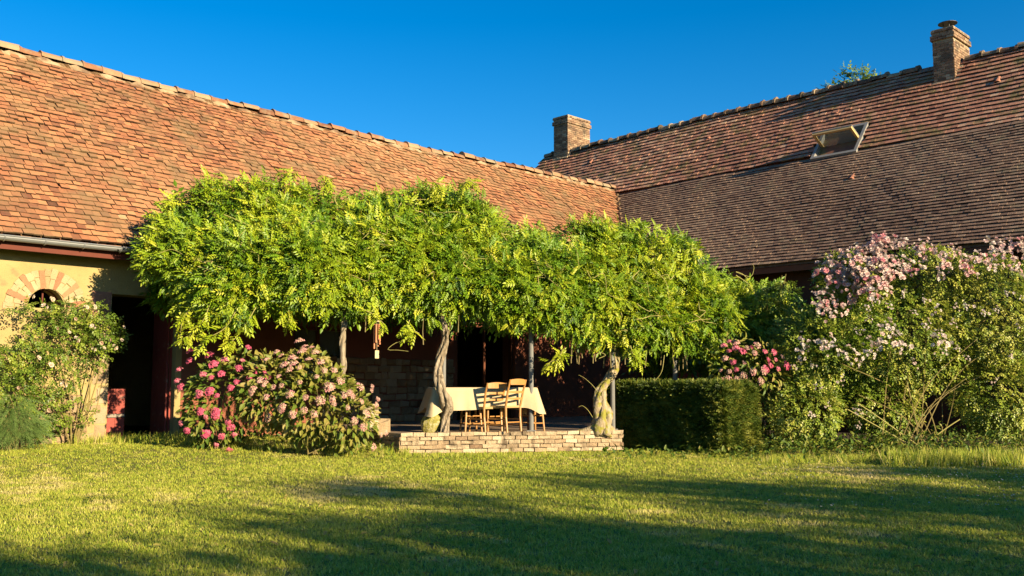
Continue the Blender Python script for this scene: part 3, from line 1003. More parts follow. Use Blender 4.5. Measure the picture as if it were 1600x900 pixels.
    part('sash', MB().box(B, .07, sl_, .06, (sw / 2 - .035, 0, 0)).box(B, .07, sl_, .06, (-sw / 2 + .035, 0, 0)).box(B, sw - .145, .07, .06, (0, sl_ / 2 - .035, 0)).box(B, sw - .145, .07, .06, (0, -sl_ / 2 + .035, 0)), 'pine', sk)
    part('sash_cover', MB().box(B, sw + .02, .06, .03, (0, -sl_ / 2 + .02, .05)).box(B, .05, sl_, .025, (sw / 2 - .02, 0, .046)).box(B, .05, sl_, .025, (-sw / 2 + .02, 0, .046)), 'lead', sk)
    part('pane', MB().box(B, sw - .14, sl_ - .14, .012), 'glass', sk)
    part('lining', MB().box(A, .025, L - .19, .34, (W / 2 - .105, 0, -.22)).box(A, .025, L - .19, .34, (-W / 2 + .105, 0, -.22)).box(A, W - .24, .025, .34, (0, L / 2 - .105, -.22)).box(A, W - .24, .025, .34, (0, -L / 2 + .105, -.22)), 'pine', sk)
    return root


house = build_house()


# ================================================================ terrace
TA, TB = np.array([-1.84, 16.05, 0]), np.array([1.95, 17.0, 0])
TZ = .35


def build_terrace():
    d = (TB - TA) / np.linalg.norm(TB - TA)
    out = np.array([d[1], -d[0], 0])
    L = np.linalg.norm(TB - TA)
    root = thing('terrace_wall', 'low pale brick retaining wall along the front of the shaded terrace', 'wall', tuple(TA), math.atan2(d[1], d[0]))
    rd = np.array([-.62, .785, 0])                               # return at the left end
    segs = [(TA, d, out, L, .5), (TA + rd * 1.1, -rd, np.array([-.785, -.62, 0]), 1.1, .4)]
    for (o, al, ou, ln, tm) in segs:
        A = frame(o, al, -ou)
        part('core', MB().box(A, ln - .04, .16, TZ + .12, (ln / 2, .11, TZ / 2 - .075)), 'mortar', root)
        for r in range(5):
            z = .005 + r * .07
            x = -.10 if r % 2 else 0.0
            if ou is not out and r == 4:
                continue
            while x < ln - .03:
                bl = .205 * R.uniform(.93, 1.08)
                a, b = max(x, 0.0), min(x + bl, ln)
                if b - a > .04:
                    k = MB()
                    pr = R.uniform(0, .014) + (.012 if r == 4 else 0)
                    k.box(A, b - a - .012, .11, .059, ((a + b) / 2, .05 - pr, z + .035), jit=.008)
                    part('brick', k, 'palebrick', root, tint=float(np.clip(R.normal(tm + .12, .22), 0, 1)))
                x += bl
    # the terrace itself
    back = [XT(-13.2, HWALL - .01, TZ), UQ(HWALL - .01, BARN_Q - .01, TZ), UQ(11.2, BARN_Q - .01, TZ)]
    pts = [TA + d * .03 - out * .1 + (0, 0, TZ), TB - out * .1 + (0, 0, TZ), TB - out * .9 + d * .1 + (0, 0, TZ), TB + (1.5, 3.0, TZ), TB + (3.6, 4.2, TZ)] + back + [TA + rd * 1.05 + (0, 0, TZ)]
    structure('terrace_floor', slab([p - (0, 0, .012) for p in pts], .3), 'paving')
    # rough block on the left end
    c = P(597, 668, 16.6)
    k = MB()
    A = frame(c, d, ZUP, out)
    stone_block(k, A, .27, .27, .16, jit=.03)
    solo('stone_block', k, 'stone', 'rough grey stone block on the left end of the terrace wall', 'stone', tint=.6)
    c = P(577, 652, 16.3)
    k = MB(); stone_block(k, frame(c, d, ZUP, out), .28, .42, .14, jit=.02)
    solo('gate_pier', k, 'palebrick', 'stub of a pale plastered pier half hidden by the faded hydrangea', 'pier', tint=.9)
    # mossy rock leaning beside the wisteria trunk
    c = P(676, 657, 16.5)
    rr = np.random.default_rng(5)
    V, F = [], []
    nr, nn = 7, 11
    for i in range(nr):
        t = i / (nr - 1)
        w = .19 * math.sin(PI * (.12 + .76 * (1 - t) ** .8)) * (1.25 - .7 * t)
        for j in range(nn):
            a = 2 * PI * j / nn
            V.append((c[0] - .03 + .10 * (t - .4) + w * math.cos(a) * (1 + rr.uniform(-.15, .15)), c[1] + .7 * w * math.sin(a), TZ - .03 + t * .40 + rr.uniform(-.02, .02)))
    F = [(i * nn + j, i * nn + (j + 1) % nn, (i + 1) * nn + (j + 1) % nn, (i + 1) * nn + j) for i in range(nr - 1) for j in range(nn)]
    F += [tuple(range(nn - 1, -1, -1)), tuple((nr - 1) * nn + j for j in range(nn))]
    solo('mossy_rock', (V, F), 'moss', 'yellow green mossy rock leaning at the foot of the twisted trunk', 'rock')


build_terrace()


# ================================================================ table, chairs, stools
def build_table():
    c = P(752, 640, 17.05)
    rz = math.radians(12)
    z0, H, lx, ly = TZ - .012, .755, 1.78, .85
    ca, sa = math.cos(rz), math.sin(rz)
    ax, ay = np.array([ca, sa, 0]), np.array([-sa, ca, 0])
    root = thing('dining_table', 'long wooden dining table under the cream cloth on the terrace', 'table', (c[0], c[1], z0), rz)
    A = frame((c[0], c[1], z0), ax, ay)
    part('tabletop', MB().box(A, lx, ly, .035, (0, 0, H - .02)), 'darkwood', root)
    part('apron', MB().box(A, lx - .16, ly - .16, .09, (0, 0, H - .085)), 'darkwood', root)
    for sx in (-1, 1):
        for sy in (-1, 1):
            k = MB(); p = A[:3, :3] @ np.array((sx * (lx / 2 - .11), sy * (ly / 2 - .11), 0)) + A[:3, 3]
            k.tube([p, p + (0, 0, .3), p + (0, 0, .62), p + (0, 0, H - .05)], [.024, .03, .036, .036], 8)
            part('leg', k, 'wood' if (sx, sy) == (-1, -1) else 'darkwood', root)  # near left leg in lighter wood, painting in the sunlight on it
    # cloth: one sheet, flat on top, falling in folds
    n = 160
    per = []
    hx, hy = lx / 2 + .012, ly / 2 + .012
    tot = 4 * (hx + hy)
    for i in range(n):
        s = tot * i / n
        if s < 2 * hx: per.append((-hx + s, -hy, 0, -1))
        elif s < 2 * hx + 2 * hy: per.append((hx, -hy + s - 2 * hx, 1, 0))
        elif s < 4 * hx + 2 * hy: per.append((hx - (s - 2 * hx - 2 * hy), hy, 0, 1))
        else: per.append((-hx, hy - (s - 4 * hx - 2 * hy), -1, 0))
    per = np.array(per)
    V = [(0, 0, H + .004)]
    rings = [(.5, 0, 0), (.985, 0, 0), (1.0, .006, .008), (1, .012, .06), (1, .02, .14), (1, .03, .22), (1, .04, .30), (1, .05, .37)]
    s = np.arange(n) / n * tot
    wav = np.sin(s * 17 + np.sin(s * 3) * 2) * .5 + np.sin(s * 31 + 1) * .3 + np.sin(s * 7) * .5
    corner = np.zeros(n)
    for cx_ in (0, 2 * hx, 2 * hx + 2 * hy, 4 * hx + 2 * hy, tot):
        corner = np.maximum(corner, np.exp(-((s - cx_) / .11) ** 2))
    for (f, o, dz) in rings:
        for i in range(n):
            x, y, nx, ny = per[i]
            g = dz / .37
            out = o + g * (.022 * wav[i] + .055 * corner[i])
            drop = dz * (1 + .30 * corner[i] + .06 * math.sin(s[i] * 2.3 + 1))
            V.append((x * f + nx * out + (.05 * corner[i] * g * np.sign(x)), y * f + ny * out + (.05 * corner[i] * g * np.sign(y)), H + .004 - drop))
    F = [(0, 1 + i, 1 + (i + 1) % n) for i in range(n)]
    for r in range(len(rings) - 1):
        F += [(1 + r * n + i, 1 + (r + 1) * n + i, 1 + (r + 1) * n + (i + 1) % n, 1 + r * n + (i + 1) % n) for i in range(n)]
    V = np.array(V) @ A[:3, :3].T + A[:3, 3]
    o = solo('tablecloth', (V, F), 'cloth', 'cream tablecloth hanging in folds over the terrace table', 'tablecloth', smooth=True)
    return c


build_table()


def chair(px, Y, rot, label, h=.93, seat=.44, w=.40, group='ladder back chairs at the table', legs_only=False):
    c = hitz(px, 660, TZ); c = P(px, 660, Y); z0 = TZ - .012
    root = thing('chair', label, 'chair', (c[0], c[1], z0), rot, group)
    A = frame((c[0], c[1], z0), (math.cos(rot), math.sin(rot), 0), (-math.sin(rot), math.cos(rot), 0))
    T = lambda p: A[:3, :3] @ np.array(p, float) + A[:3, 3]
    d = .40
    for s in (-1, 1):                                            # back posts lean backwards (-y is the back)
        k = MB(); k.tube([T((s * w * .44, -d / 2 - .03, 0)), T((s * w * .45, -d / 2, seat * .6)), T((s * w * .46, -d / 2, seat)), T((s * w * .49, -d / 2 - .06, seat + .26)), T((s * w * .5, -d / 2 - .12, h - .01))], [.017, .019, .020, .018, .015], 8)
        part('leg', k, 'wood', root)
        k = MB(); k.tube([T((s * w * .5, d / 2, 0)), T((s * w * .5, d / 2, seat + .01))], [.016, .021], 8)
        part('leg', k, 'wood', root)
    k = MB(); n = 6
    V = [T(p) for p in ((-w * .47, -d / 2, seat - .025), (w * .47, -d / 2, seat - .025), (w * .53, d / 2 + .02, seat - .025), (-w * .53, d / 2 + .02, seat - .025),
                        (-w * .47, -d / 2, seat + .012), (w * .47, -d / 2, seat + .012), (w * .53, d / 2 + .02, seat + .012), (-w * .53, d / 2 + .02, seat + .012), (0, 0, seat - .002))]
    k.add(V, [(3, 2, 1, 0), (0, 1, 5, 4), (1, 2, 6, 5), (2, 3, 7, 6), (3, 0, 4, 7), (4, 5, 8), (5, 6, 8), (6, 7, 8), (7, 4, 8)])
    part('seat', k, 'rush', root)
    for i, (z, hh, lean) in enumerate(((seat + .13, .035, -.03), (seat + .24, .04, -.055), (h - .055, .085, -.11))):
        k = MB()
        xs = np.linspace(-w * .47, w * .47, 7)
        V = []
        for x in xs:
            y = -d / 2 + lean - .022 * (1 - (x / (w * .47)) ** 2)
            zz = z + (.018 * (1 - (x / (w * .47)) ** 2) if i == 2 else 0)
            V += [T((x, y - .008, z - hh / 2)), T((x, y - .008, zz + hh / 2)), T((x, y + .008, zz + hh / 2)), T((x, y + .008, z - hh / 2))]
        F = [(4 * j + a, 4 * j + (a + 1) % 4, 4 * j + 4 + (a + 1) % 4, 4 * j + 4 + a) for j in range(6) for a in range(4)] + [(3, 2, 1, 0), (24, 25, 26, 27)]
        k.add(V, F)
        part('back_slat', k, 'wood', root)
    for (a, b) in (((-w * .44, -d / 2, .17), (w * .44, -d / 2, .17)), ((-w * .5, d / 2, .26), (w * .5, d / 2, .26)), ((-w * .5, d / 2, .14), (w * .5, d / 2, .14)),
                   ((-w * .44, -d / 2, .22), (-w * .5, d / 2, .22)), ((w * .44, -d / 2, .22), (w * .5, d / 2, .22)), ((-w * .44, -d / 2, .12), (-w * .5, d / 2, .12)), ((w * .44, -d / 2, .12), (w * .5, d / 2, .12))):
        k = MB(); k.tube([T(a), T(b)], .0115, 6)
        part('stretcher', k, 'wood', root)


chair(759, 16.72, math.radians(38), 'honey wood ladder back chair left of the taller chair, back against the tablecloth', h=.84, seat=.42)
chair(788, 16.66, math.radians(48), 'taller honey wood ladder back chair with curved crest rail, near the grey post', h=.90)


def stool(px, Y, rot, label, h=.43, w=.36):
    c = P(px, 660, Y); z0 = TZ - .012
    root = thing('stool', label, 'stool', (c[0], c[1], z0), rot, 'stools pushed under the table')
    A = frame((c[0], c[1], z0), (math.cos(rot), math.sin(rot), 0), (-math.sin(rot), math.cos(rot), 0))
    T = lambda p: A[:3, :3] @ np.array(p, float) + A[:3, 3]
    k = MB(); k.tube([T((0, 0, h - .035)), T((0, 0, h - .02)), T((0, 0, h))], [w * .55, w * .6, w * .55], 14)
    part('seat', k, 'darkwood', root)
    q = [(-1, -1), (1, -1), (1, 1), (-1, 1)]
    for (x, y) in q:
        k = MB(); k.tube([T((x * w * .5, y * w * .5, 0)), T((x * w * .4, y * w * .4, h - .03))], [.015, .02], 8)
        part('leg', k, 'wood', root)
    for i in range(4):
        for z in (.14, .27):
            s = .5 - .1 * z / h
            k = MB(); k.tube([T((q[i][0] * w * s, q[i][1] * w * s, z)), T((q[(i + 1) % 4][0] * w * s, q[(i + 1) % 4][1] * w * s, z))], .011, 6)
            part('stretcher', k, 'wood', root)


stool(736, 16.80, math.radians(20), 'low wooden stool with two rails left of both chairs', h=.44, w=.30)
stool(832, 17.0, math.radians(30), 'low dark seated stool behind the grey post at the right end of the table', h=.42, w=.30)


# ================================================================ pergola under the wisteria
def build_pergola():
    posts = [(535, 15.8, .05, .045, 'rope'), (693, 16.5, TZ, .04, ''), (830, 16.8, TZ, .042, ''), (957, 17.38, TZ, .042, ''), (1055, 18.05, 0, .045, '')]
    c = P(745, 650, 17.0)
    root = thing('pergola', 'grey post pergola carrying the wisteria over the terrace', 'pergola', (c[0], c[1], 0))
    H = 2.95
    tops = []
    for i, (px, Y, z, r, kind) in enumerate(posts):
        p = P(px, 600, Y)
        a, b = np.array([p[0], p[1], z - .02]), np.array([p[0], p[1], H])
        k = MB(); k.tube([a, a + (0, 0, .04), b], [r * 1.05, r, r * .95], 10)
        post = part('post', k, 'metal' if not kind else 'bark', root)
        part('foot_plate', MB().box(frame(a, (1, 0, 0), (0, 1, 0)), .16, .16, .02, (0, 0, .022)), 'metal', post)
        if kind:
            k = MB(); zz = np.linspace(0, 2.6, 80)
            k.tube([np.array([p[0] + .05 * math.cos(w * 9), p[1] + .05 * math.sin(w * 9), z + w]) for w in zz], .02, 6, wob=.15)
            part('wound_stem', k, 'bark', post)
        tops.append(b)
    k0 = tops[0] + np.array([-2.0, -.15, 0])
    line = [k0] + tops + [tops[-1] + np.array([.6, .5, 0])]
    for a, b in zip(line[:-1], line[1:]):
        part('beam', MB().bar(a, b, .07, .10), 'greywood', root)
    for i, f in enumerate(np.linspace(0.03, .9, 9)):
        s = f * (len(line) - 1); j = min(int(s), len(line) - 2)
        a = line[j] + (line[j + 1] - line[j]) * (s - j)
        qq = (a[1] - a[0]) / S2; tt = (a[0] + a[1]) / S2
        b = a + Q_DIR * (BARN_Q - qq) if (BARN_Q - qq) < (HWALL - tt) else a + T_DIR * (HWALL - tt)
        part('joist', MB().bar(a + (0, 0, .10), b + (0, 0, .12), .05, .09), 'greywood', root)


build_pergola()


# ================================================================ wisteria
XS = [236, 250, 272, 305, 350, 400, 450, 490, 540, 580, 620, 680, 720, 755, 795, 850, 900, 940, 975, 1010, 1050, 1090, 1125, 1160, 1190, 1240]
YT = [370, 344, 326, 312, 300, 294, 286, 300, 312, 304, 300, 300, 300, 314, 346, 350, 350, 346, 358, 374, 390, 410, 434, 454, 462, 474]
YB = [402, 424, 458, 486, 486, 476, 466, 474, 482, 470, 478, 494, 484, 486, 500, 490, 520, 530, 534, 532, 536, 534, 522, 506, 510, 494]
YF = [16.4, 15.9, 15.5, 15.2, 15.1, 15.15, 15.25, 15.3, 15.45, 15.55, 15.7, 15.9, 16.0, 16.1, 16.25, 16.4, 16.55, 16.7, 16.85, 17.0, 17.2, 17.45, 17.75, 18.2, 18.6, 19.4]


def wist_surface(px, b):
    top, bot, yf = np.interp(px, XS, YT), np.interp(px, XS, YB), np.interp(px, XS, YF)
    py = bot + (top - bot) * b
    dep = yf + np.where(b < .3, .35 * (1 - b / .3) ** 2, 1.5 * (np.maximum(b - .3, 0) / .7) ** 1.7)
    r = np.stack([px - 800, FPX * math.cos(TH) - (450 - py) * math.sin(TH), FPX * math.sin(TH) + (450 - py) * math.cos(TH)], -1)
    return CAM + r * (dep / r[:, 1])[:, None]


def wall_behind(p):
    """pushes points back, away from the camera, to the nearer of the two house walls"""
    h = p[:, :2] / np.linalg.norm(p[:, :2], axis=1)[:, None]
    q, t = (p[:, 1] - p[:, 0]) / S2, (p[:, 0] + p[:, 1]) / S2
    dq, dt = (h[:, 1] - h[:, 0]) / S2, (h[:, 0] + h[:, 1]) / S2
    k = np.minimum(np.where(dq > .01, (BARN_Q - .2 - q) / dq, 99), np.where(dt > .01, (HWALL - .2 - t) / dt, 99))
    return np.maximum(k, .1), h


def build_wisteria():
    b0 = P(694, 672, 16.4)
    root = thing('wisteria', 'sprawling bright green wisteria with two gnarled trunks covering the pergola', 'climbing plant', (b0[0], b0[1], TZ))
    # trunks
    y = 16.36
    tr = [(694, 678, 9), (696, 662, 7), (697, 650, 8), (699, 638, 10), (696, 624, 11), (690, 610, 9.5), (686, 596, 8.5), (684, 580, 8), (687, 562, 8), (692, 546, 7.5), (696, 530, 7), (694, 514, 6.5), (690, 495, 6), (684, 470, 5)]
    pts = curve([P(a, b, y + .12 * math.sin(i * .9)) for i, (a, b, w) in enumerate(tr)], 46)
    rad = np.interp(np.linspace(0, 1, 46), np.linspace(0, 1, len(tr)), [w * 16.4 / FPX * .80 for a, b, w in tr])
    k = MB(); k.tube(pts, rad * .62, 12, wob=.2)
    t1 = part('trunk', k, 'bark', root, smooth=True, label='twisted pale trunk in front of the table')
    for ph in (0.0, 1.6, 3.0, 4.7):                                   # strands twisted round it
        k = MB()
        s = np.linspace(0, 1, 46)
        off = np.stack([np.cos(ph + s * 7), np.sin(ph + s * 7), 0 * s], 1) * (rad * .70)[:, None]
        k.tube(pts + off, rad * .40 * (1 + .30 * np.sin(s * 17 + ph * 2)), 8, wob=.2)
        part('strand', k, 'bark', t1, smooth=True)
    k = MB(); c = P(685, 590, 16.27)
    k.tube([c + (0, .04, 0), c + (0, 0, 0), c + (0, -.02, 0), c + (0, -.005, 0)], [.06, .055, .04, .02], 10, wob=.15)
    part('burr', k, 'darkbark', t1, smooth=True)
    tr2 = [(940, 680, 20), (940, 668, 18), (941, 655, 15.5), (940, 640, 13.5), (938, 626, 11.5), (938, 614, 9), (943, 602, 8.5), (952, 591, 8), (959, 578, 8), (962, 560, 7), (958, 530, 6)]
    pts = curve([P(a, b, 17.0 + .006 * i * i) for i, (a, b, w) in enumerate(tr2)], 34)
    rad = np.interp(np.linspace(0, 1, 34), np.linspace(0, 1, len(tr2)), [w * 17.0 / FPX * .9 for a, b, w in tr2])
    k = MB(); k.tube(pts, rad * .78, 18, wob=.16)
    t2 = part('trunk', k, 'mossbark', root, smooth=True, label='stout mossy trunk beside the clipped hedge')
    s = np.linspace(0, 1, 34)
    for ph in (0.2, 1.5, 2.7, 3.9, 5.2):
        k = MB()
        off = np.stack([np.cos(ph + s * 3.5), np.sin(ph + s * 3.5), 0 * s], 1) * (rad * .66)[:, None]
        k.tube(pts + off, rad * .46 * (1 + .28 * np.sin(s * 19 + ph * 3)), 8, wob=.22)
        part('strand', k, 'mossbark', t2, smooth=True)
    for (l, w0) in (([(936, 664), (924, 671), (908, 675), (893, 677)], .085),):
        k = MB(); cp = curve([P(a, b, 16.92) for a, b in l], 8)
        k.tube(cp, np.linspace(w0, w0 * .35, 8), 9, wob=.12)
        part('root', k, 'mossbark', t2, smooth=True)
    for l in ([(934, 612), (924, 600), (912, 590), (904, 586)], [(926, 652), (918, 640), (910, 634), (904, 636)]):
        k = MB(); k.tube(curve([P(a, b, 16.8) for a, b in l], 10), np.linspace(.005, .002, 10), 6)
        part('shoot', k, 'tendril', t2)
    # clumps over the front and crest
    nc = 2000
    px = R.uniform(237, 1236, nc * 2); b = R.random(nc * 2) ** .9
    h = np.interp(px, XS, YB) - np.interp(px, XS, YT)
    k = R.random(nc * 2) < h / 235
    px, b = px[k][:nc], b[k][:nc]
    C = wist_surface(px, b)
    e = 4.0
    du = wist_surface(px + e, b) - C; dv = wist_surface(px, np.minimum(b + .02, 1.02)) - C
    Nn = np.cross(du, dv); Nn /= np.linalg.norm(Nn, axis=1)[:, None]
    Nn *= np.where(Nn[:, 1:2] > 0, -1, 1)
    lump = noise(C, .55, 21) * .55 + noise(C, 1.3, 22) * .45
    dome = noise(C, .26, 27)
    C = C + Nn * (.20 * dome + .18 * lump - .03 + R.uniform(-.16, .07, len(C)))[:, None]
    gap = (noise(C, .85, 24) > -.62) | (R.random(len(C)) < .25)           # openings where the dark inside shows
    C, Nn, b = C[gap], Nn[gap], b[gap]
    per = 22
    idx = np.repeat(np.arange(len(C)), per)
    rad = .24
    off = rand_dirs(len(idx)) * (R.random(len(idx)) ** .5 * rad)[:, None]
    off[:, 2] *= .8
    O = C[idx] + off
    Nl = Nn[idx]
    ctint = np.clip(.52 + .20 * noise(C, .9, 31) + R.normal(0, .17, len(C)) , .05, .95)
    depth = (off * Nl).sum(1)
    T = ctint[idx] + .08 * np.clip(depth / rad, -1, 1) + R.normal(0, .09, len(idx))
    d = Nl * .55 + rand_dirs(len(idx)) * .65 + np.array([0, 0, -.12]) + off / rad * .35
    up = np.array([0, 0, .45]) + SUN * .75 + Nl * .3 + rand_dirs(len(idx)) * .4
    size = R.uniform(.095, .18, len(idx))
    A = frames(d, up, size)
    # the roof of leaves from the crest back to the walls
    n2 = 5200
    px2 = R.uniform(250, 1230, n2)
    crest = wist_surface(px2, np.ones(n2))
    kk, hh = wall_behind(crest)
    f = R.random(n2) ** 1.15
    O2 = crest.copy(); O2[:, :2] += hh * (f * kk)[:, None]
    zb = 2.95
    O2[:, 2] = crest[:, 2] * (1 - sstep(0, .45, f)) + zb * sstep(0, .45, f) + R.uniform(-.22, .16, n2)
    keepz = O2[:, 2] < np.minimum(barn_z((O2[:, 1] - O2[:, 0]) / S2) + 1.2, 99)
    O2 = O2[keepz]; n2 = len(O2)
    A2 = frames(rand_dirs(n2) + np.array([0, 0, -.2]), np.array([0, 0, 1.0]) + rand_dirs(n2) * .5, R.uniform(.26, .40, n2))
    # leaves added unseen behind the canopy to keep sun off the back wall
    nb_ = 2600
    vv = R.uniform(16.6, 21.9, nb_); zz = R.uniform(1.55, 3.45, nb_); qq_ = 12.6 + R.normal(0, .35, nb_)
    OB = np.stack([(vv - qq_) / S2, (vv + qq_) / S2, zz], 1)
    AB = frames(rand_dirs(nb_) + np.array([.2, -.3, -.3]), np.array([0, 0, .5]) + SUN * .7 + rand_dirs(nb_) * .5, R.uniform(.24, .36, nb_))
    # inner layer behind the face
    ni = 4500
    pi_, bi_ = R.uniform(255, 1225, ni), R.uniform(.1, 1.0, ni)
    OI = wist_surface(pi_, bi_) + np.array([0, 1.0, 0]) * R.uniform(.35, .75, ni)[:, None]
    OI[:, 2] -= .18
    AI = frames(rand_dirs(ni) + np.array([0, 0, -.3]), np.array([0, 0, 1.0]) + rand_dirs(ni) * .6, R.uniform(.24, .34, ni))
    # side curtain added to shade the back wall, right end to farmhouse wall
    n3 = 1500
    a0 = wist_surface(np.array([1236.0]), np.array([.3]))[0]
    k3 = (HWALL - .25) - (a0[0] + a0[1]) / S2
    f3 = R.random(n3)
    O3_ = a0 + (f3 * k3)[:, None] * T_DIR + rand_dirs(n3) * .3
    O3_[:, 2] = 1.1 + (1.5 + .6 * f3) * R.random(n3) ** .8
    A3 = frames(rand_dirs(n3) + np.array([.3, -.3, -.3]), np.array([0, 0, .5]) + SUN * .7 + rand_dirs(n3) * .5, R.uniform(.2, .32, n3))
    O2 = np.vstack([O2, O3_, OB, OI]); A2 = np.concatenate([A2, A3, AB, AI]); n2 = len(O2)
    # loose leaves that break the outline, and trailing shoots
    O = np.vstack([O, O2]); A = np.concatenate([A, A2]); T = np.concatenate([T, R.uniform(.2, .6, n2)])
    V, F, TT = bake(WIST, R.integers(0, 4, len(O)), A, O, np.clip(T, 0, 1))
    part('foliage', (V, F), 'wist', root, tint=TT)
    sh = [([(330, 470), (318, 500), (300, 520), (283, 532)], 15.0), ([(372, 480), (352, 512), (325, 528), (310, 540)], 15.0), ([(400, 480), (385, 505), (368, 528), (352, 542)], 15.05),
          ([(300, 480), (286, 498), (282, 520)], 15.1), ([(450, 480), (452, 496), (446, 512)], 15.1), ([(640, 500), (636, 515), (650, 520)], 15.6),
          ([(745, 290), (735, 283), (722, 286)], 16.5), ([(455, 283), (448, 270), (462, 268)], 16.4), ([(270, 318), (262, 310)], 16.2), ([(1150, 430), (1172, 446), (1184, 470)], 18.2),
          ([(505, 295), (512, 283), (508, 276)], 16.6), ([(690, 296), (680, 284)], 16.7), ([(958, 358), (950, 350), (944, 354)], 17.6), ([(1070, 398), (1082, 388), (1094, 392)], 18.0),
          ([(1110, 540), (1120, 552), (1112, 562)], 17.6), ([(880, 545), (872, 560), (860, 566)], 16.5), ([(985, 540), (990, 556), (1000, 566)], 16.8), ([(560, 480), (585, 492), (600, 506)], 15.4)]
    O3, d3 = [], []
    for l, Y in sh:
        cp = curve([P(a, b_, Y) for a, b_ in l], 14)
        k = MB(); k.tube(cp, np.linspace(.009, .004, 14), 5)
        part('shoot', k, 'tendril', root)
        seg = np.repeat(cp[2:], 2, axis=0)
        O3.append(seg + R.normal(0, .015, seg.shape)); dd = rand_dirs(len(seg)); dd[:, 2] -= .3; d3.append(dd)
    O3 = np.vstack(O3); d3 = np.vstack(d3)
    V, F, TT = bake(WIST, R.integers(0, 4, len(O3)), frames(d3, np.array([.2, -.5, .8]) + rand_dirs(len(O3)) * .3, R.uniform(.12, .2, len(O3))), O3, R.uniform(.6, .95, len(O3)))
    part('shoot_leaves', (V, F), 'wist', root, tint=TT)
    for i in range(46):                                          # bare vines wandering over the leaves
        x0, b0_ = R.uniform(250, 1180), R.uniform(.15, .95)
        st = np.linspace(0, 1, 6)
        vx = x0 + st * R.uniform(-55, 55); vb = np.clip(b0_ + st * R.uniform(-.28, .2), .02, 1)
        vp = wist_surface(vx, vb) + np.array([.08, -.20, .05]) + R.normal(0, .05, (6, 3)) + np.array([0, -.02, .0])
        k = MB(); k.tube(curve(vp, 18), np.linspace(.008, .003, 18), 5)
        part('shoot', k, 'tendril', root)
    # curling tendrils
    tl = [([(655, 521), (640, 514), (628, 520), (636, 530), (618, 536), (606, 546), (622, 547), (638, 549)], 15.6), ([(222, 412), (216, 420), (222, 428), (238, 430), (246, 428)], 15.8),
          ([(1150, 425), (1172, 432), (1178, 420), (1176, 412)], 18.2), ([(1168, 436), (1160, 428), (1150, 424)], 18.2), ([(855, 571), (862, 564), (874, 563)], 16.4), ([(936, 560), (946, 555), (938, 551), (932, 556)], 16.6),
          ([(1038, 555), (1034, 580), (1024, 594), (1021, 592)], 16.9), ([(350, 335), (380, 348), (410, 362), (430, 372)], 15.5), ([(480, 350), (500, 345), (520, 352)], 15.6), ([(560, 360), (590, 380), (620, 384)], 15.6),
          ([(1020, 420), (1040, 440), (1046, 470)], 16.9), ([(250, 395), (270, 390), (290, 400)], 15.3), ([(880, 370), (900, 390), (905, 420)], 16.5), ([(1105, 520), (1125, 532), (1145, 540)], 17.6), ([(1090, 530), (1105, 545), (1118, 560)], 17.5)]
    for l, Y in tl:
        k = MB(); k.tube(curve([P(a, b_, Y) for a, b_ in l], 22), np.linspace(.0065, .003, 22), 5)
        part('tendril', k, 'tendril', root)
    for i in range(34):
        x = R.choice([R.uniform(845, 965), R.uniform(965, 1075), R.uniform(560, 600), R.uniform(660, 830)], p=[.55, .25, .08, .12])
        y0 = np.interp(x, XS, YB) + 8
        Y = np.interp(x, XS, YF) + R.uniform(.1, .6)
        a = P(x, y0, Y); L = R.uniform(.25, .55)
        k = MB(); k.tube([a, a + (R.uniform(-.01, .01), 0, -L * .5), a + (R.uniform(-.02, .02), 0, -L)], [.005, .007, .012], 5)
        part('seed_pod', k, 'pod', root)


build_wisteria()


def wind_chime():
    top = P(590, 470, 15.75); zt = P(590, 502, 15.75)[2]
    root = thing('wind_chime', 'terracotta tube wind chime with a pale wooden sail hanging from the wisteria', 'wind chime', tuple(P(590, 561, 15.75)))
    x, y = top[0], top[1]
    k = MB(); k.tube([(x, y, zt - .01), (x, y, zt + .012)], .055, 12)
    part('disc', k, 'palewood', root)
    for i in range(6):
        a = i * PI / 3 + .3; L = (.33, .36, .28, .40, .30, .25)[i]
        px_, py_ = x + .045 * math.cos(a), y + .045 * math.sin(a)
        k = MB(); k.tube([(px_, py_, zt - .05 - L), (px_, py_, zt - .05)], .014, 8)
        tb = part('tube', k, 'terra', root)
        part('thread', MB().bar((px_, py_, zt - .05), (px_, py_, zt), .003), 'cloth', tb)
    zb = P(590, 548, 15.75)[2]
    part('cord', MB().bar((x, y, zt), (x, y, zb), .005), 'cloth', root)
    part('cord', MB().bar((x, y, zt + .3), (x, y, zt), .004), 'cloth', root)
    part('sail', MB().box(frame((x, y, zb - .06), (.8, .6, 0), (-.6, .8, 0)), .07, .014, .13), 'palewood', root)


wind_chime()


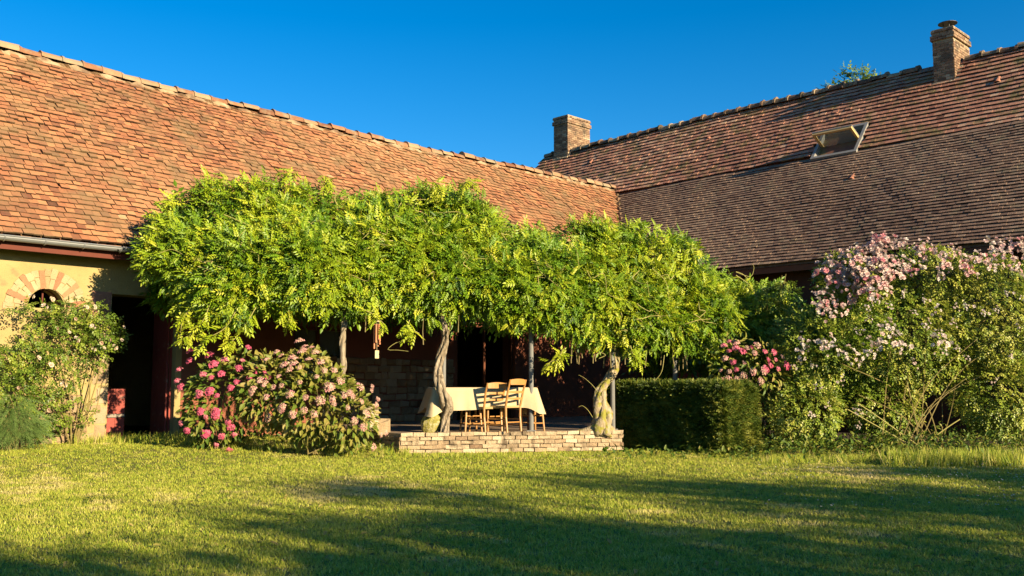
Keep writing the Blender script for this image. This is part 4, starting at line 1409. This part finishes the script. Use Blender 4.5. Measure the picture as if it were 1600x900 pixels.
# ================================================================ clipped hedge
def build_hedge():
    c0 = np.array([3.50, 16.05, 0])                              # nearest corner
    L, W, H = 2.45, 1.0, 1.11
    dL, dW = Q_DIR, T_DIR
    mid = c0 + dL * L / 2 + dW * W / 2
    root = thing('hedge', 'dense square clipped green hedge at the right end of the terrace', 'hedge', tuple(mid), -PI / 4)
    A = frame(mid, X_DIR, T_DIR)
    part('inner_twigs', MB().box(A, L - .12, W - .12, H - .07, (0, 0, (H - .07) / 2)), 'hedge', root, tint=.12)
    O, N = [], []
    for (n, ce, a, b, nn) in ((9000, c0 + (0, 0, 0), dL * L, ZUP * H, -T_DIR), (4200, c0, dW * W, ZUP * H, X_DIR), (4200, c0 + (0, 0, H), dL * L, dW * W, ZUP), (3000, c0 + dL * L, dW * W, ZUP * H, -X_DIR)):
        u, v = R.random(n), R.random(n)
        p = ce + u[:, None] * a + v[:, None] * b
        p = p + nn * (.025 * noise(p, 1.5, 41) + R.uniform(-.07, .03, n))[:, None]
        O.append(p); N.append(np.tile(nn, (n, 1)))
    # softly rounded edges and a few stray tips on top
    n = 260
    p = c0 + R.random(n)[:, None] * dL * L + R.random(n)[:, None] * dW * W + np.array([0, 0, H]) + np.stack([0 * R.random(n), 0 * R.random(n), R.random(n) * .06], 1)
    O.append(p); N.append(np.tile(ZUP, (n, 1)))
    O, N = np.vstack(O), np.vstack(N)
    leaves('foliage', root, 'hedge', SPRIG, O, N, R.uniform(.06, .095, len(O)), np.clip(.5 + .25 * noise(O, 1.2, 43) + R.normal(0, .18, len(O)), 0, 1), spread=.55, droop=-.1, upmix=.1, sunny=0)


build_hedge()


# ================================================================ flowering shrubs
def flower_head_mesh(name, m, n, seed, dome=.5, tmin=.2, tmax=.7, fs=.26):
    """rounded head of small four-petalled florets, radius 1, facing +x"""
    rr = np.random.default_rng(seed)
    V, F, T = [], [], []
    for i in range(n):
        a = i * 2.39996; t = (i + .5) / n
        r = math.sqrt(t) * .95
        x = dome * math.cos(r * PI / 2) + rr.uniform(-.06, .06)
        c = np.array([x, r * math.cos(a), r * math.sin(a)])
        nn = np.array([.7, c[1], c[2]]) + rr.normal(0, .25, 3); nn /= np.linalg.norm(nn)
        e1 = np.cross(nn, rr.normal(size=3)); e1 /= np.linalg.norm(e1); e2 = np.cross(nn, e1)
        s = fs * rr.uniform(.75, 1.2); tt = rr.uniform(tmin, tmax)
        b = len(V)
        V += [c, c + e1 * s + nn * .04, c + e2 * s + nn * .04, c - e1 * s + nn * .04, c - e2 * s + nn * .04]
        T += [tt - .12] + [tt] * 4
        F += [(b, b + 1, b + 2), (b, b + 2, b + 3), (b, b + 3, b + 4), (b, b + 4, b + 1)]
    return make_mesh(name, V, np.array(F), m, tint=np.clip(T, 0, 1))


def cluster_mesh(name, m, n, seed, rad=1.0, fs=.36, tmin=.1, tmax=1.0):
    """a truss of open roses, radius 1, facing +x"""
    rr = np.random.default_rng(seed)
    V, F, T = [], [], []
    for i in range(n):
        d = rr.normal(size=3); d /= np.linalg.norm(d); d[0] = abs(d[0]) * .8
        c = d * rr.random() ** .4 * rad * np.array([.7, 1, 1])
        nn = d + np.array([.5, 0, .2]) + rr.normal(0, .3, 3)
        A = frames(nn[None], rr.normal(size=(1, 3)), np.array([fs * rr.uniform(.7, 1.2)]))[0]
        tv, tf = BLOOM[i % 2]
        b = len(V)
        V += list(tv @ A.T + c); F += [tuple(j + b for j in f) for f in tf]
        T += [np.clip(rr.uniform(tmin, tmax) + rr.uniform(-.05, .05), 0, 1)] * len(tv)
    return make_mesh(name, V, np.array(F), m, tint=T)


def stems(root, base, tips, m, r0, r1, name='stem', bend=.2):
    for t in tips:
        t = np.array(t)
        b = base + np.array([R.uniform(-.12, .12), R.uniform(-.08, .08), 0])
        mid = (b + t) / 2 + np.array([(t[0] - b[0]) * -.12, R.uniform(-.1, .1), bend * np.linalg.norm(t - b) * .3]) + R.normal(0, .04, 3)
        k = MB(); k.tube(curve([b, mid, t], 9), np.linspace(r0, r1, 9), 5, wob=.1)
        part(name, k, m, root)


def hydrangea(ells, label, n_leaf, heads, protos, hsize, leaf_tint, base_px, stem_n=14, group='hydrangeas', name='hydrangea', cat='hydrangea', lsize=(.09, .15), default=15.3):
    b = np.array(base_px, float)
    root = thing(name, label, cat, tuple(b), 0, group)
    O, N = blob_points(ells, n_leaf, .5, .55)
    T = leaf_tint + .18 * noise(O, 1.0, 51) + R.normal(0, .15, len(O))
    leaves('foliage', root, 'hydr', OVAL, O, N, R.uniform(*lsize, len(O)), T, spread=.55, droop=.25, upmix=.55)
    pick = R.permutation(len(O))[:stem_n]
    stems(root, b, [ells[0][0] * .0 + O[i] * .9 + b * .1 for i in pick], 'stem', .009, .005)
    heads = [(x, y + 8) for x, y in heads] + [(x + R.uniform(-14, 14), y + 8 + R.uniform(-12, 12)) for x, y in heads if R.random() < .35]
    for i, (x, y) in enumerate(heads):
        p = on_blob(x, y, ells, default)
        d = p - np.array(ells[0][0]); d = d / (np.linalg.norm(d) + 1e-6) + np.array([.05, -.55, .35]) + R.normal(0, .15, 3)
        o = place('flower_head', protos[i % len(protos)], root, p + d / np.linalg.norm(d) * .07, d, (.1, .2, 1), hsize * R.uniform(.55, 1.25))
    return root


def E(px, py, Y, rx, ry, rz):
    return (P(px, py, Y), (rx, ry, rz))


HP = [flower_head_mesh('flower_head', 'pink', 30, i, tmin=.12 + .08 * (i % 3), tmax=.45 + .12 * (i % 3)) for i in range(4)]
HF = [flower_head_mesh('flower_head', 'pink', 30, i + 9, tmin=.72, tmax=1.05, fs=.22) for i in range(4)]
h1 = [(385, 540), (330, 552), (352, 560), (300, 560), (372, 572), (395, 568), (318, 580), (345, 580), (368, 592), (288, 600), (315, 608), (335, 566), (360, 600), (388, 588), (324, 642), (338, 640), (316, 636), (356, 650),
      (288, 652), (296, 662), (322, 668), (345, 672), (366, 668), (382, 650), (357, 690), (312, 612), (378, 560), (408, 575), (405, 556), (300, 545), (284, 575), (340, 612)]
hydrangea([E(345, 622, 15.5, .52, .5, .66), E(322, 650, 15.4, .36, .4, .45), E(378, 600, 15.6, .40, .42, .52)], 'deep pink hydrangea in flower beside the dark barn door', 900, h1, HP, .066, .52, P(340, 694, 15.5) * (1, 1, 0) + (0, 0, .13))
h2 = [(420, 560), (436, 548), (458, 556), (470, 570), (492, 548), (500, 562), (484, 560), (455, 575), (440, 585), (520, 575), (530, 590), (470, 592), (495, 585), (512, 600), (545, 606), (558, 600), (575, 605), (582, 625), (560, 622),
      (430, 600), (410, 590), (455, 610), (478, 615), (500, 620), (520, 625), (540, 630), (445, 630), (425, 645), (460, 640), (490, 640), (570, 640), (550, 650), (420, 615), (400, 605), (475, 545), (448, 568), (505, 575), (535, 612),
      (565, 660), (590, 670), (578, 690), (470, 532), (478, 540)]
hydrangea([E(490, 630, 15.25, .70, .6, .62), E(424, 608, 15.35, .52, .5, .62), E(540, 652, 15.3, .46, .5, .45), E(475, 575, 15.6, .4, .4, .32)], 'wide hydrangea with faded pale pink heads left of the brick terrace wall', 2100, h2, HF, .072, .72, P(490, 698, 15.3) * (1, 1, 0) + (0, 0, .06))
h3 = [(1140, 545), (1150, 541), (1158, 546), (1165, 540), (1176, 548), (1128, 572), (1140, 575), (1150, 572), (1132, 588), (1143, 590), (1150, 596), (1175, 575), (1190, 572), (1160, 580), (1205, 545), (1208, 556), (1200, 566), (1122, 592), (1150, 532), (1168, 590), (1180, 536), (1192, 545), (1212, 570), (1196, 556), (1134, 556), (1160, 562), (1218, 552), (1185, 588), (1145, 560)]
hydrangea([E(1150, 585, 17.2, .46, .3, .64), E(1192, 582, 17.05, .42, .3, .52)], 'coral pink hydrangea rising behind the clipped hedge', 420, h3, HP[1:] + HF, .07, .6, P(1150, 690, 17.2) * (1, 1, 0), default=17.0)


# ---- the large rose bush on the right
def rose_bush():
    ells = [E(1400, 520, 17.5, 1.45, 1.05, 1.15), E(1275, 545, 17.4, .75, .8, .75), E(1545, 500, 17.6, 1.15, 1.1, 1.2), E(1325, 440, 17.5, .55, .55, .5), E(1260, 640, 17.0, .62, .6, .55), E(1450, 440, 17.5, .8, .8, .6), E(1560, 610, 17.3, .8, .7, .8),
            E(1375, 630, 17.4, .75, .6, .5)]
    b = P(1425, 700, 17.0) * (1, 1, 0)
    root = thing('rose_bush', 'huge arching rose bush with pale pink clusters at the right of the lawn', 'rose bush', tuple(b))
    O, N = blob_points(ells, 17500, .5, .5, .14, 61)
    x, y = proj(O)
    low = (y > 625) & (x > 1300) & (R.random(len(O)) < .18)      # thin skirt where the canes show
    O, N = O[~low], N[~low]
    x, y = proj(O)
    T = .52 + .22 * noise(O, .8, 62) + R.normal(0, .18, len(O)) + .10 + .08 * (x > 1440)
    leaves('foliage', root, 'rose', ROSE, O, N, R.uniform(.08, .135, len(O)), T + .08, spread=.8, droop=.15, upmix=.6)
    tips = [P(R.uniform(1270, 1600), R.uniform(470, 640), 17.2 + R.uniform(-.6, .5)) for _ in range(26)]
    for t_ in tips:
        stems(root, b + np.array([R.uniform(-.5, .6), R.uniform(-.3, .4), 0]), [t_], 'stem', .010, .005, 'cane', .25)
    for l in ([(1440, 705), (1360, 660), (1325, 640)], [(1440, 700), (1370, 650), (1340, 630)], [(1450, 690), (1480, 668), (1500, 655)]):
        k = MB(); k.tube(curve([P(a, c, 16.6) for a, c in l], 8), .009, 6); part('cane', k, 'tendril', root)
    CL = [cluster_mesh('flower_cluster', 'palepink', 16, i, tmin=.08 + .18 * (i % 3), tmax=.85 + .07 * (i % 3)) for i in range(6)]
    CW = [cluster_mesh('flower_cluster', 'palepink', 9, i + 20, tmin=.6, tmax=1.0) for i in range(4)]
    big = [(1262, 436), (1275, 430), (1288, 436), (1283, 448), (1298, 450), (1318, 432), (1326, 445), (1340, 436), (1332, 462), (1345, 458), (1322, 418), (1335, 404), (1344, 420), (1306, 444), (1268, 428), (1280, 440), (1290, 422), (1300, 436), (1275, 452), (1315, 450), (1330, 425), (1345, 400), (1338, 412), (1350, 430), (1322, 462), (1338, 452), (1335, 470), (1308, 420), (1360, 418), (1375, 393), (1347, 388), (1295, 460), (1310, 405), (1352, 442)]
    mid = [(1262, 480), (1280, 490), (1250, 492), (1295, 478), (1268, 500), (1255, 470), (1410, 396), (1420, 408), (1445, 412), (1440, 425), (1462, 410), (1490, 415), (1505, 412), (1498, 425), (1525, 408), (1548, 395), (1560, 402), (1575, 408), (1590, 415),
           (1540, 420), (1520, 430), (1570, 425), (1590, 430), (1380, 425), (1395, 435), (1405, 415), (1430, 440), (1480, 440), (1555, 440), (1370, 440), (1470, 425), (1400, 402), (1512, 398), (1580, 394), (1535, 398), (1595, 402)]
    low_ = [(1262, 545), (1270, 555), (1250, 550), (1230, 545), (1222, 560), (1350, 530), (1360, 540), (1345, 545), (1330, 560), (1310, 568), (1300, 575), (1375, 548), (1290, 562), (1320, 550), (1420, 540), (1435, 545), (1355, 522)]
    tiny = [(1340, 480), (1395, 500), (1455, 490), (1475, 490), (1412, 518), (1435, 530), (1450, 515), (1500, 500), (1520, 495), (1585, 538), (1515, 600), (1540, 565), (1460, 555), (1475, 570), (1390, 575), (1310, 528), (1325, 490), (1440, 560), (1550, 520),
            (1565, 480), (1595, 470), (1575, 455), (1325, 510), (1240, 580), (1215, 580), (1310, 650), (1260, 640), (1235, 655), (1310, 672), (1250, 612), (1280, 600), (1410, 480), (1376, 470), (1358, 490), (1427, 495), (1537, 470)]
    for lst, pr, s, dy in ((big, CL, .23, 0), (mid, CL, .19, 0), (low_, CW, .20, 0), (tiny, CW, .11, 0)):
        for i, (a, c) in enumerate(lst):
            p = on_blob(a, c, ells, 17.3)
            d = np.array([.25, -.6, .5]) + R.normal(0, .3, 3)
            place('flower_cluster', pr[i % len(pr)], root, p + np.array([.20, -.42, .08]), d, (0, .3, 1), s * R.uniform(.85, 1.35))['kind'] = 'stuff'


rose_bush()


def climbing_bush():
    ells = [E(1195, 500, 18.9, .62, .5, .75), E(1225, 470, 19.0, .3, .3, .4), E(1170, 540, 18.7, .5, .45, .4)]
    b = P(1195, 680, 18.9) * (1, 1, 0)
    root = thing('climbing_rose', 'loose yellow green climbing rose between wisteria and the big rose bush', 'climbing rose', tuple(b))
    O, N = blob_points(ells, 1500, .45, .6, .2, 71)
    leaves('foliage', root, 'rose', ROSE, O, N, R.uniform(.08, .14, len(O)), .66 + .25 * noise(O, 1.1, 72) + R.normal(0, .14, len(O)), spread=.8, droop=.15)
    stems(root, b, [P(x, y, 18.7) for x, y in ((1180, 470), (1200, 450), (1222, 430), (1235, 470), (1210, 500), (1160, 500), (1228, 428), (1190, 520))], 'stem', .012, .005, 'cane')


climbing_bush()


def wall_rose():
    """rose trained against the barn wall, left"""
    b = UQ(6.35, BARN_Q - .35, .14)
    root = thing('climbing_rose', 'sparse climbing rose with peach blooms against the ochre wall under the arch', 'climbing rose', tuple(b))
    O = []
    def spray(cx, cy, rx, ry, n, q0=.12, q1=.5):
        for _ in range(n):
            a, r = R.uniform(0, 2 * PI), math.sqrt(R.random())
            x, y = cx + rx * r * math.cos(a), cy + ry * r * math.sin(a)
            p = hitplane(x, y, (-1 / S2, 1 / S2, 0), BARN_Q - R.uniform(q0, q1))
            O.append(p)
    for s in ((120, 492, 58, 26, 260), (155, 520, 42, 30, 240), (60, 486, 50, 14, 100), (95, 520, 60, 30, 190), (40, 555, 48, 28, 260), (25, 610, 42, 42, 340), (85, 580, 48, 42, 200), (150, 545, 28, 32, 80), (178, 530, 18, 14, 36), (60, 650, 52, 38, 240), (110, 640, 40, 42, 80)):
        spray(*s)
    O = np.array(O); O = O[O[:, 2] > .2]
    N = np.tile(-Q_DIR, (len(O), 1))
    T = .52 + .2 * noise(O, 1.2, 81) + R.normal(0, .16, len(O))
    leaves('foliage', root, 'rose', ROSE, O, N, R.uniform(.07, .125, len(O)), T, spread=.85, droop=.15, upmix=.6)
    hp = lambda x, y, o=.3: hitplane(x, y, (-1 / S2, 1 / S2, 0), BARN_Q - o)
    for l in ([(115, 695), (122, 640), (112, 580), (90, 520), (40, 485), (8, 478)], [(118, 695), (140, 620), (135, 560), (150, 510), (120, 480)], [(112, 695), (105, 600), (70, 540), (30, 520)], [(120, 695), (150, 600), (165, 540), (190, 515)],
              [(116, 695), (128, 650), (148, 570), (142, 530)], [(110, 695), (90, 640), (60, 590), (20, 570)], [(122, 692), (135, 660), (150, 640), (158, 600)], [(170, 530), (182, 540), (188, 520), (192, 508)], [(130, 520), (105, 500), (70, 495), (45, 500)]):
        k = MB(); k.tube(curve([hp(a, c, .25 + .1 * math.sin(i)) for i, (a, c) in enumerate(l)], 18), np.linspace(.014, .005, 18), 6)
        part('cane', k, 'stem', root)
    CP = [cluster_mesh('bloom', 'peach', 2, i + 40, rad=.35, fs=.9, tmin=.1, tmax=1.0) for i in range(4)]
    for i, (x, y) in enumerate(((120, 497), (148, 480), (120, 530), (145, 510), (175, 530), (190, 532), (180, 542), (147, 545), (92, 512), (108, 520), (82, 467), (50, 462), (160, 535), (193, 512), (80, 570), (100, 600), (78, 640), (60, 560), (135, 480), (70, 478), (30, 605), (162, 545))):
        d = np.array([.4, -.8, .35]) + R.normal(0, .25, 3)
        place('bloom', CP[i % 4], root, hp(x, y, .60), d, (0, .3, 1), .075 * R.uniform(.8, 1.3))


wall_rose()


def feathery():
    for (px, top, label, nl) in ((14, 612, 'pale feathery shrub at the far left edge behind the lower mound', 420), (16, 640, 'low rounded feathery mound nearest the left edge of the lawn', 420)):
        Y = 14.9 if top > 600 else 15.3
        b = P(px, 700, Y); b[2] = ground_z(b[0], b[1])
        root = thing('feathery_shrub', label, 'shrub', tuple(b), 0, 'feathery shrubs')
        h = P(px, top, Y)[2] - b[2]
        n = nl
        a = R.uniform(0, 2 * PI, n); r = R.random(n) ** .6 * .40
        O = b + np.stack([r * np.cos(a), r * np.sin(a), h * (1 - (r / .45) ** 2 * .6) * R.uniform(.45, 1, n)], 1)
        N = np.stack([np.cos(a), np.sin(a), .25 + 0 * a], 1)
        t = compound(9, .20, .03, .6, .55, .05)
        leaves('foliage', root, 'feather', [t], O, N, R.uniform(.18, .3, n), R.uniform(.2, .9, n), spread=.5, droop=.35)
        stems(root, b, [O[i] for i in R.permutation(n)[:16]], 'stem', .008, .004)


feathery()


# ================================================================ trees
def tree(name, label, x, y, h, crown_r, crown_z, n, seed, group=None, leaf=.16, trunk_r=.16):
    rr = np.random.default_rng(seed)
    root = thing(name, label, 'tree', (x, y, 0), 0, group)
    k = MB(); k.tube(curve([(x, y, -.05), (x + .1, y, crown_z * .5), (x, y + .1, crown_z), (x + .05, y, h * .85)], 12), np.linspace(trunk_r, trunk_r * .25, 12), 9, wob=.1)
    part('trunk', k, 'darkbark', root)
    nb = 9
    cl = []
    for i in range(nb):
        a = i * 2.4 + rr.random(); z0 = crown_z * .6 + (h - crown_z) * .5 * rr.random()
        e = np.array([x + crown_r * .75 * math.cos(a), y + crown_r * .75 * math.sin(a), min(h * .92, z0 + (h - crown_z) * rr.uniform(.1, .6))])
        k = MB(); k.tube(curve([(x, y, z0), ((x + e[0]) / 2, (y + e[1]) / 2, (z0 + e[2]) / 2 + .1), e], 7), np.linspace(trunk_r * .4, .02, 7), 6)
        part('limb', k, 'darkbark', root)
    zc, rz = (h + crown_z) / 2, (h - crown_z) / 2
    ns = 46
    d = rr.normal(size=(ns, 3)); d /= np.linalg.norm(d, axis=1)[:, None]
    cl = np.array([x, y, zc]) + d * np.array([crown_r, crown_r, rz]) * (rr.random(ns) ** .35)[:, None] * .92
    ci = rr.integers(0, ns, n)
    off = rr.normal(size=(n, 3)) * np.array([.3, .3, .22]) * crown_r * .62
    O = cl[ci] + off
    O = O[O[:, 2] < h]
    N = O - np.array([x, y, zc]); N /= np.linalg.norm(N, axis=1)[:, None]
    leaves('crown', root, 'treeleaf', ROSE, O, N, R.uniform(leaf * .7, leaf * 1.3, len(O)), R.random(len(O)), spread=1.0, droop=.2)


c = P(1330, 118, 29.5)
tree('tree', 'small leafy tree top showing behind the farmhouse ridge', P(1335, 118, 32)[0], 32, 11.85, .95, 9.6, 1900, 3, leaf=.2, trunk_r=.14)
tree('tree', 'slim tree top just left of the main crown behind the farmhouse ridge', P(1304, 128, 31.5)[0], 31.5, 11.25, .42, 9.8, 320, 4, leaf=.17, trunk_r=.08)


def uv(u, v):
    return (-u + v) / S2, (u + v) / S2


# trees beside and behind the camera: their shade lies across the lawn
for i, (u0, v, reach, r, cz, n, lb) in enumerate(((-14, 5.9, 10.7, 2.0, 1.6, 6500, 'round headed garden tree shading the middle of the lawn'), (-14, 9.4, 9.0, 2.3, 1.0, 9500, 'broad garden tree shading the right of the lawn'),
                                                  (-13, 12.9, 6.9, 2.3, .8, 9500, 'low spreading garden tree shading the right edge of the lawn'), (-11, 2.6, 7.1, 2.1, .8, 8000, 'bushy garden tree shading the near left corner of the lawn'),
                                                  (-12, 16.2, 3.6, 2.0, .8, 5600, 'farthest low garden tree beyond the right edge of the lawn'))):
    x, y = uv(u0, v)
    tree('garden_tree', lb, x, y, (reach - u0) * math.tan(SUN_EL), r, cz, n, 20 + i, 'garden trees that shade the lawn', leaf=.2)


# ================================================================ grass, weeds and ground cover
BLADE = []
for s in range(4):
    rr = np.random.default_rng(s + 70)
    V, F = [], []
    for i in range(6):
        a = rr.uniform(0, 2 * PI); o = np.array([rr.uniform(-.5, .5), rr.uniform(-.5, .5), 0])
        w = .055; h = rr.uniform(.6, 1.1); l = np.array([math.cos(a), math.sin(a), 0]) * rr.uniform(.1, .6); sd = np.array([-math.sin(a), math.cos(a), 0]) * w
        b = len(V); V += [o - sd, o + sd, o + l + (0, 0, h)]; F.append((b, b + 1, b + 2))
    BLADE.append((np.array(V), np.array(F)))


def grass():
    n = 115000
    Y = 4.6 * (18.6 / 4.6) ** (R.random(n) ** .82)
    X = R.uniform(-1, 1, n) * (.57 * Y + .8)
    u, q = (X + Y) / S2, (Y - X) / S2
    d = (TB - TA) / np.linalg.norm(TB - TA)
    ter = (X - TA[0]) * d[1] - (Y - TA[1]) * d[0]
    ok = (q < BARN_Q - .02) & ~((X > TA[0] - .1) & (ter < -.05) & (X < 2.0) & (Y > 15.8)) & ~((u > 13.8) & (q < 15) & (q > 8.9) & (u < 14.8)) & (u < 22)
    X, Y = X[ok], Y[ok]; n = len(X)
    p = np.stack([X, Y, ground_z(X, Y)], 1)
    sc = R.uniform(.016, .030, n) * (1 + .024 * Y)
    a = R.uniform(0, 2 * PI, n)
    tl = R.normal(0, .12, (n, 2))
    z = np.stack([tl[:, 0], tl[:, 1], np.ones(n)], 1)
    x = np.stack([np.cos(a), np.sin(a), 0 * a], 1)
    y = np.cross(z, x)
    A = np.stack([x * 2.3, y * 2.3, z * .85], 2) * sc[:, None, None]
    dry = sstep(.15, .9, noise(p * (1, 1.0, 1), .22, 91) * .7 + .5 * noise(p, .9, 92))
    T = .53 + .38 * dry + R.normal(0, .13, n) + .07 * noise(p, 2.5, 93)
    V, F, TT = bake(BLADE, R.integers(0, 4, n), A, p, np.clip(T, 0, 1))
    structure('grass', (V, F), 'grass', kind='stuff', tint=TT)


grass()


def tall_grass():
    O, S = [], []
    for (x0, x1, y, n, s) in ((60, 300, 697, 900, .16), (300, 640, 702, 700, .12), (1380, 1600, 716, 1100, .20), (1190, 1400, 712, 350, .11), (640, 980, 706, 260, .09)):
        for _ in range(n):
            px = R.uniform(x0, x1)
            p = hitz(px, y + R.normal(0, 2.2), .08)
            p[2] = ground_z(p[0], p[1])
            if (p[1] - p[0]) / S2 < BARN_Q - .05:
                O.append(p); S.append(s * R.uniform(.5, 1.3))
    O, S = np.array(O), np.array(S); n = len(O)
    a = R.uniform(0, 2 * PI, n); tl = R.normal(0, .22, (n, 2))
    z = np.stack([tl[:, 0], tl[:, 1], np.ones(n)], 1); x = np.stack([np.cos(a), np.sin(a), 0 * a], 1); y = np.cross(z, x)
    A = np.stack([x * .5, y * .5, z], 2) * S[:, None, None]
    V, F, TT = bake(BLADE, R.integers(0, 4, n), A, O, np.clip(R.normal(.5, .18, n), 0, 1))
    structure('tall_grass', (V, F), 'grass', kind='stuff', tint=TT)
    O = []
    for (x0, x1, y, dy, n, h) in ((375, 500, 694, 5, 420, .22), (500, 625, 702, 4, 260, .13), (1190, 1400, 702, 7, 1300, .26), (1360, 1600, 698, 8, 1500, .34), (1180, 1300, 692, 6, 500, .4), (940, 1190, 708, 3, 260, .10), (300, 380, 694, 4, 160, .2), (1400, 1600, 708, 6, 260, .2)):
        for _ in range(n):
            p = hitz(R.uniform(x0, x1), y + R.normal(0, dy), .05); p[2] = ground_z(p[0], p[1]) + R.random() * h
            O.append(p)
    O = np.array(O); N = np.tile(np.array([.2, -.5, .6]), (len(O), 1))
    A = frames(N + rand_dirs(len(O)) * .8, np.array([0, -.2, 1.0]) + rand_dirs(len(O)) * .4, R.uniform(.06, .11, len(O)))
    V, F, TT = bake(OVAL, R.integers(0, 2, len(O)), A, O, np.clip(R.normal(.45, .18, len(O)), 0, 1))
    structure('ground_cover', (V, F), 'hydr', kind='stuff', tint=TT)
    # soil of the flower beds
    def bed(pts, z=.01):
        structure('flower_bed', slab([np.array([p[0], p[1], ground_z(p[0], p[1]) + z]) for p in pts], .05), 'soil')
    bed([hitz(275, 697, .1), hitz(600, 704, .05), TA + (-.7, .9, 0), UQ(10.9, BARN_Q - .03, 0), UQ(8.4, BARN_Q - .03, 0)])
    bed([hitz(1190, 708, 0), hitz(1400, 714, 0), hitz(1600, 716, 0) + (.8, -.3, 0), (13, 17, 0), XT(-9.5, HWALL - .03, 0), XT(-13.2, HWALL - .03, 0)])


tall_grass()


def daisies():
    n = 520
    px, py = 1600 - 420 * R.random(n) ** 1.3, R.uniform(722, 800, n)
    O = np.array([hitz(a, b, .05) for a, b in zip(px, py)])
    k = R.random(n) < np.clip(1.4 - (O[:, 1] < 11) * 1.1, 0, 1)
    O = O[k]; n = len(O)
    O[:, 2] = ground_z(O[:, 0], O[:, 1]) + R.uniform(.05, .085, n)
    A = frames(np.tile(ZUP, (n, 1)) + rand_dirs(n) * .3, rand_dirs(n), R.uniform(.014, .022, n))
    V, F, T = bake([BLOOM[1]], np.zeros(n, int), A, O, np.full(n, .95))
    structure('daisies', (V, F), 'palepink', kind='stuff', tint=T)


daisies()


def clover():
    n = 2600
    Y = R.uniform(4.8, 13, n); X = R.uniform(-1, 1, n) * .56 * Y
    p = np.stack([X, Y, ground_z(X, Y)], 1)
    k = noise(p, .35, 95) > .25
    p = p[k]; n = len(p)
    p[:, 2] += R.uniform(.02, .045, n)
    A = frames(rand_dirs(n) * (1, 1, .2), np.array([0, 0, 1.0]) + rand_dirs(n) * .35, R.uniform(.025, .05, n))
    V, F, T = bake(SPRIG, np.zeros(n, int), A, p, np.clip(R.normal(.4, .15, n), 0, 1))
    structure('clover', (V, F), 'hydr', kind='stuff', tint=T)


clover()


def litter():
    n = 420
    px, py = R.uniform(-60, 1660, n), 712 + 190 * R.random(n) ** 1.5
    p = np.array([hitz(a, b, .02) for a, b in zip(px, py)])
    p[:, 2] = ground_z(p[:, 0], p[:, 1]) + R.uniform(.02, .045, n)
    A = frames(rand_dirs(n) * (1, 1, .25), np.array([0, 0, 1.0]) + rand_dirs(n) * .5, R.uniform(.03, .065, n))
    V, F, T = bake(OVAL, R.integers(0, 2, n), A, p, R.uniform(.8, 1.0, n))
    structure('fallen_leaves', (V, F), 'hydr', kind='stuff', tint=T)


litter()
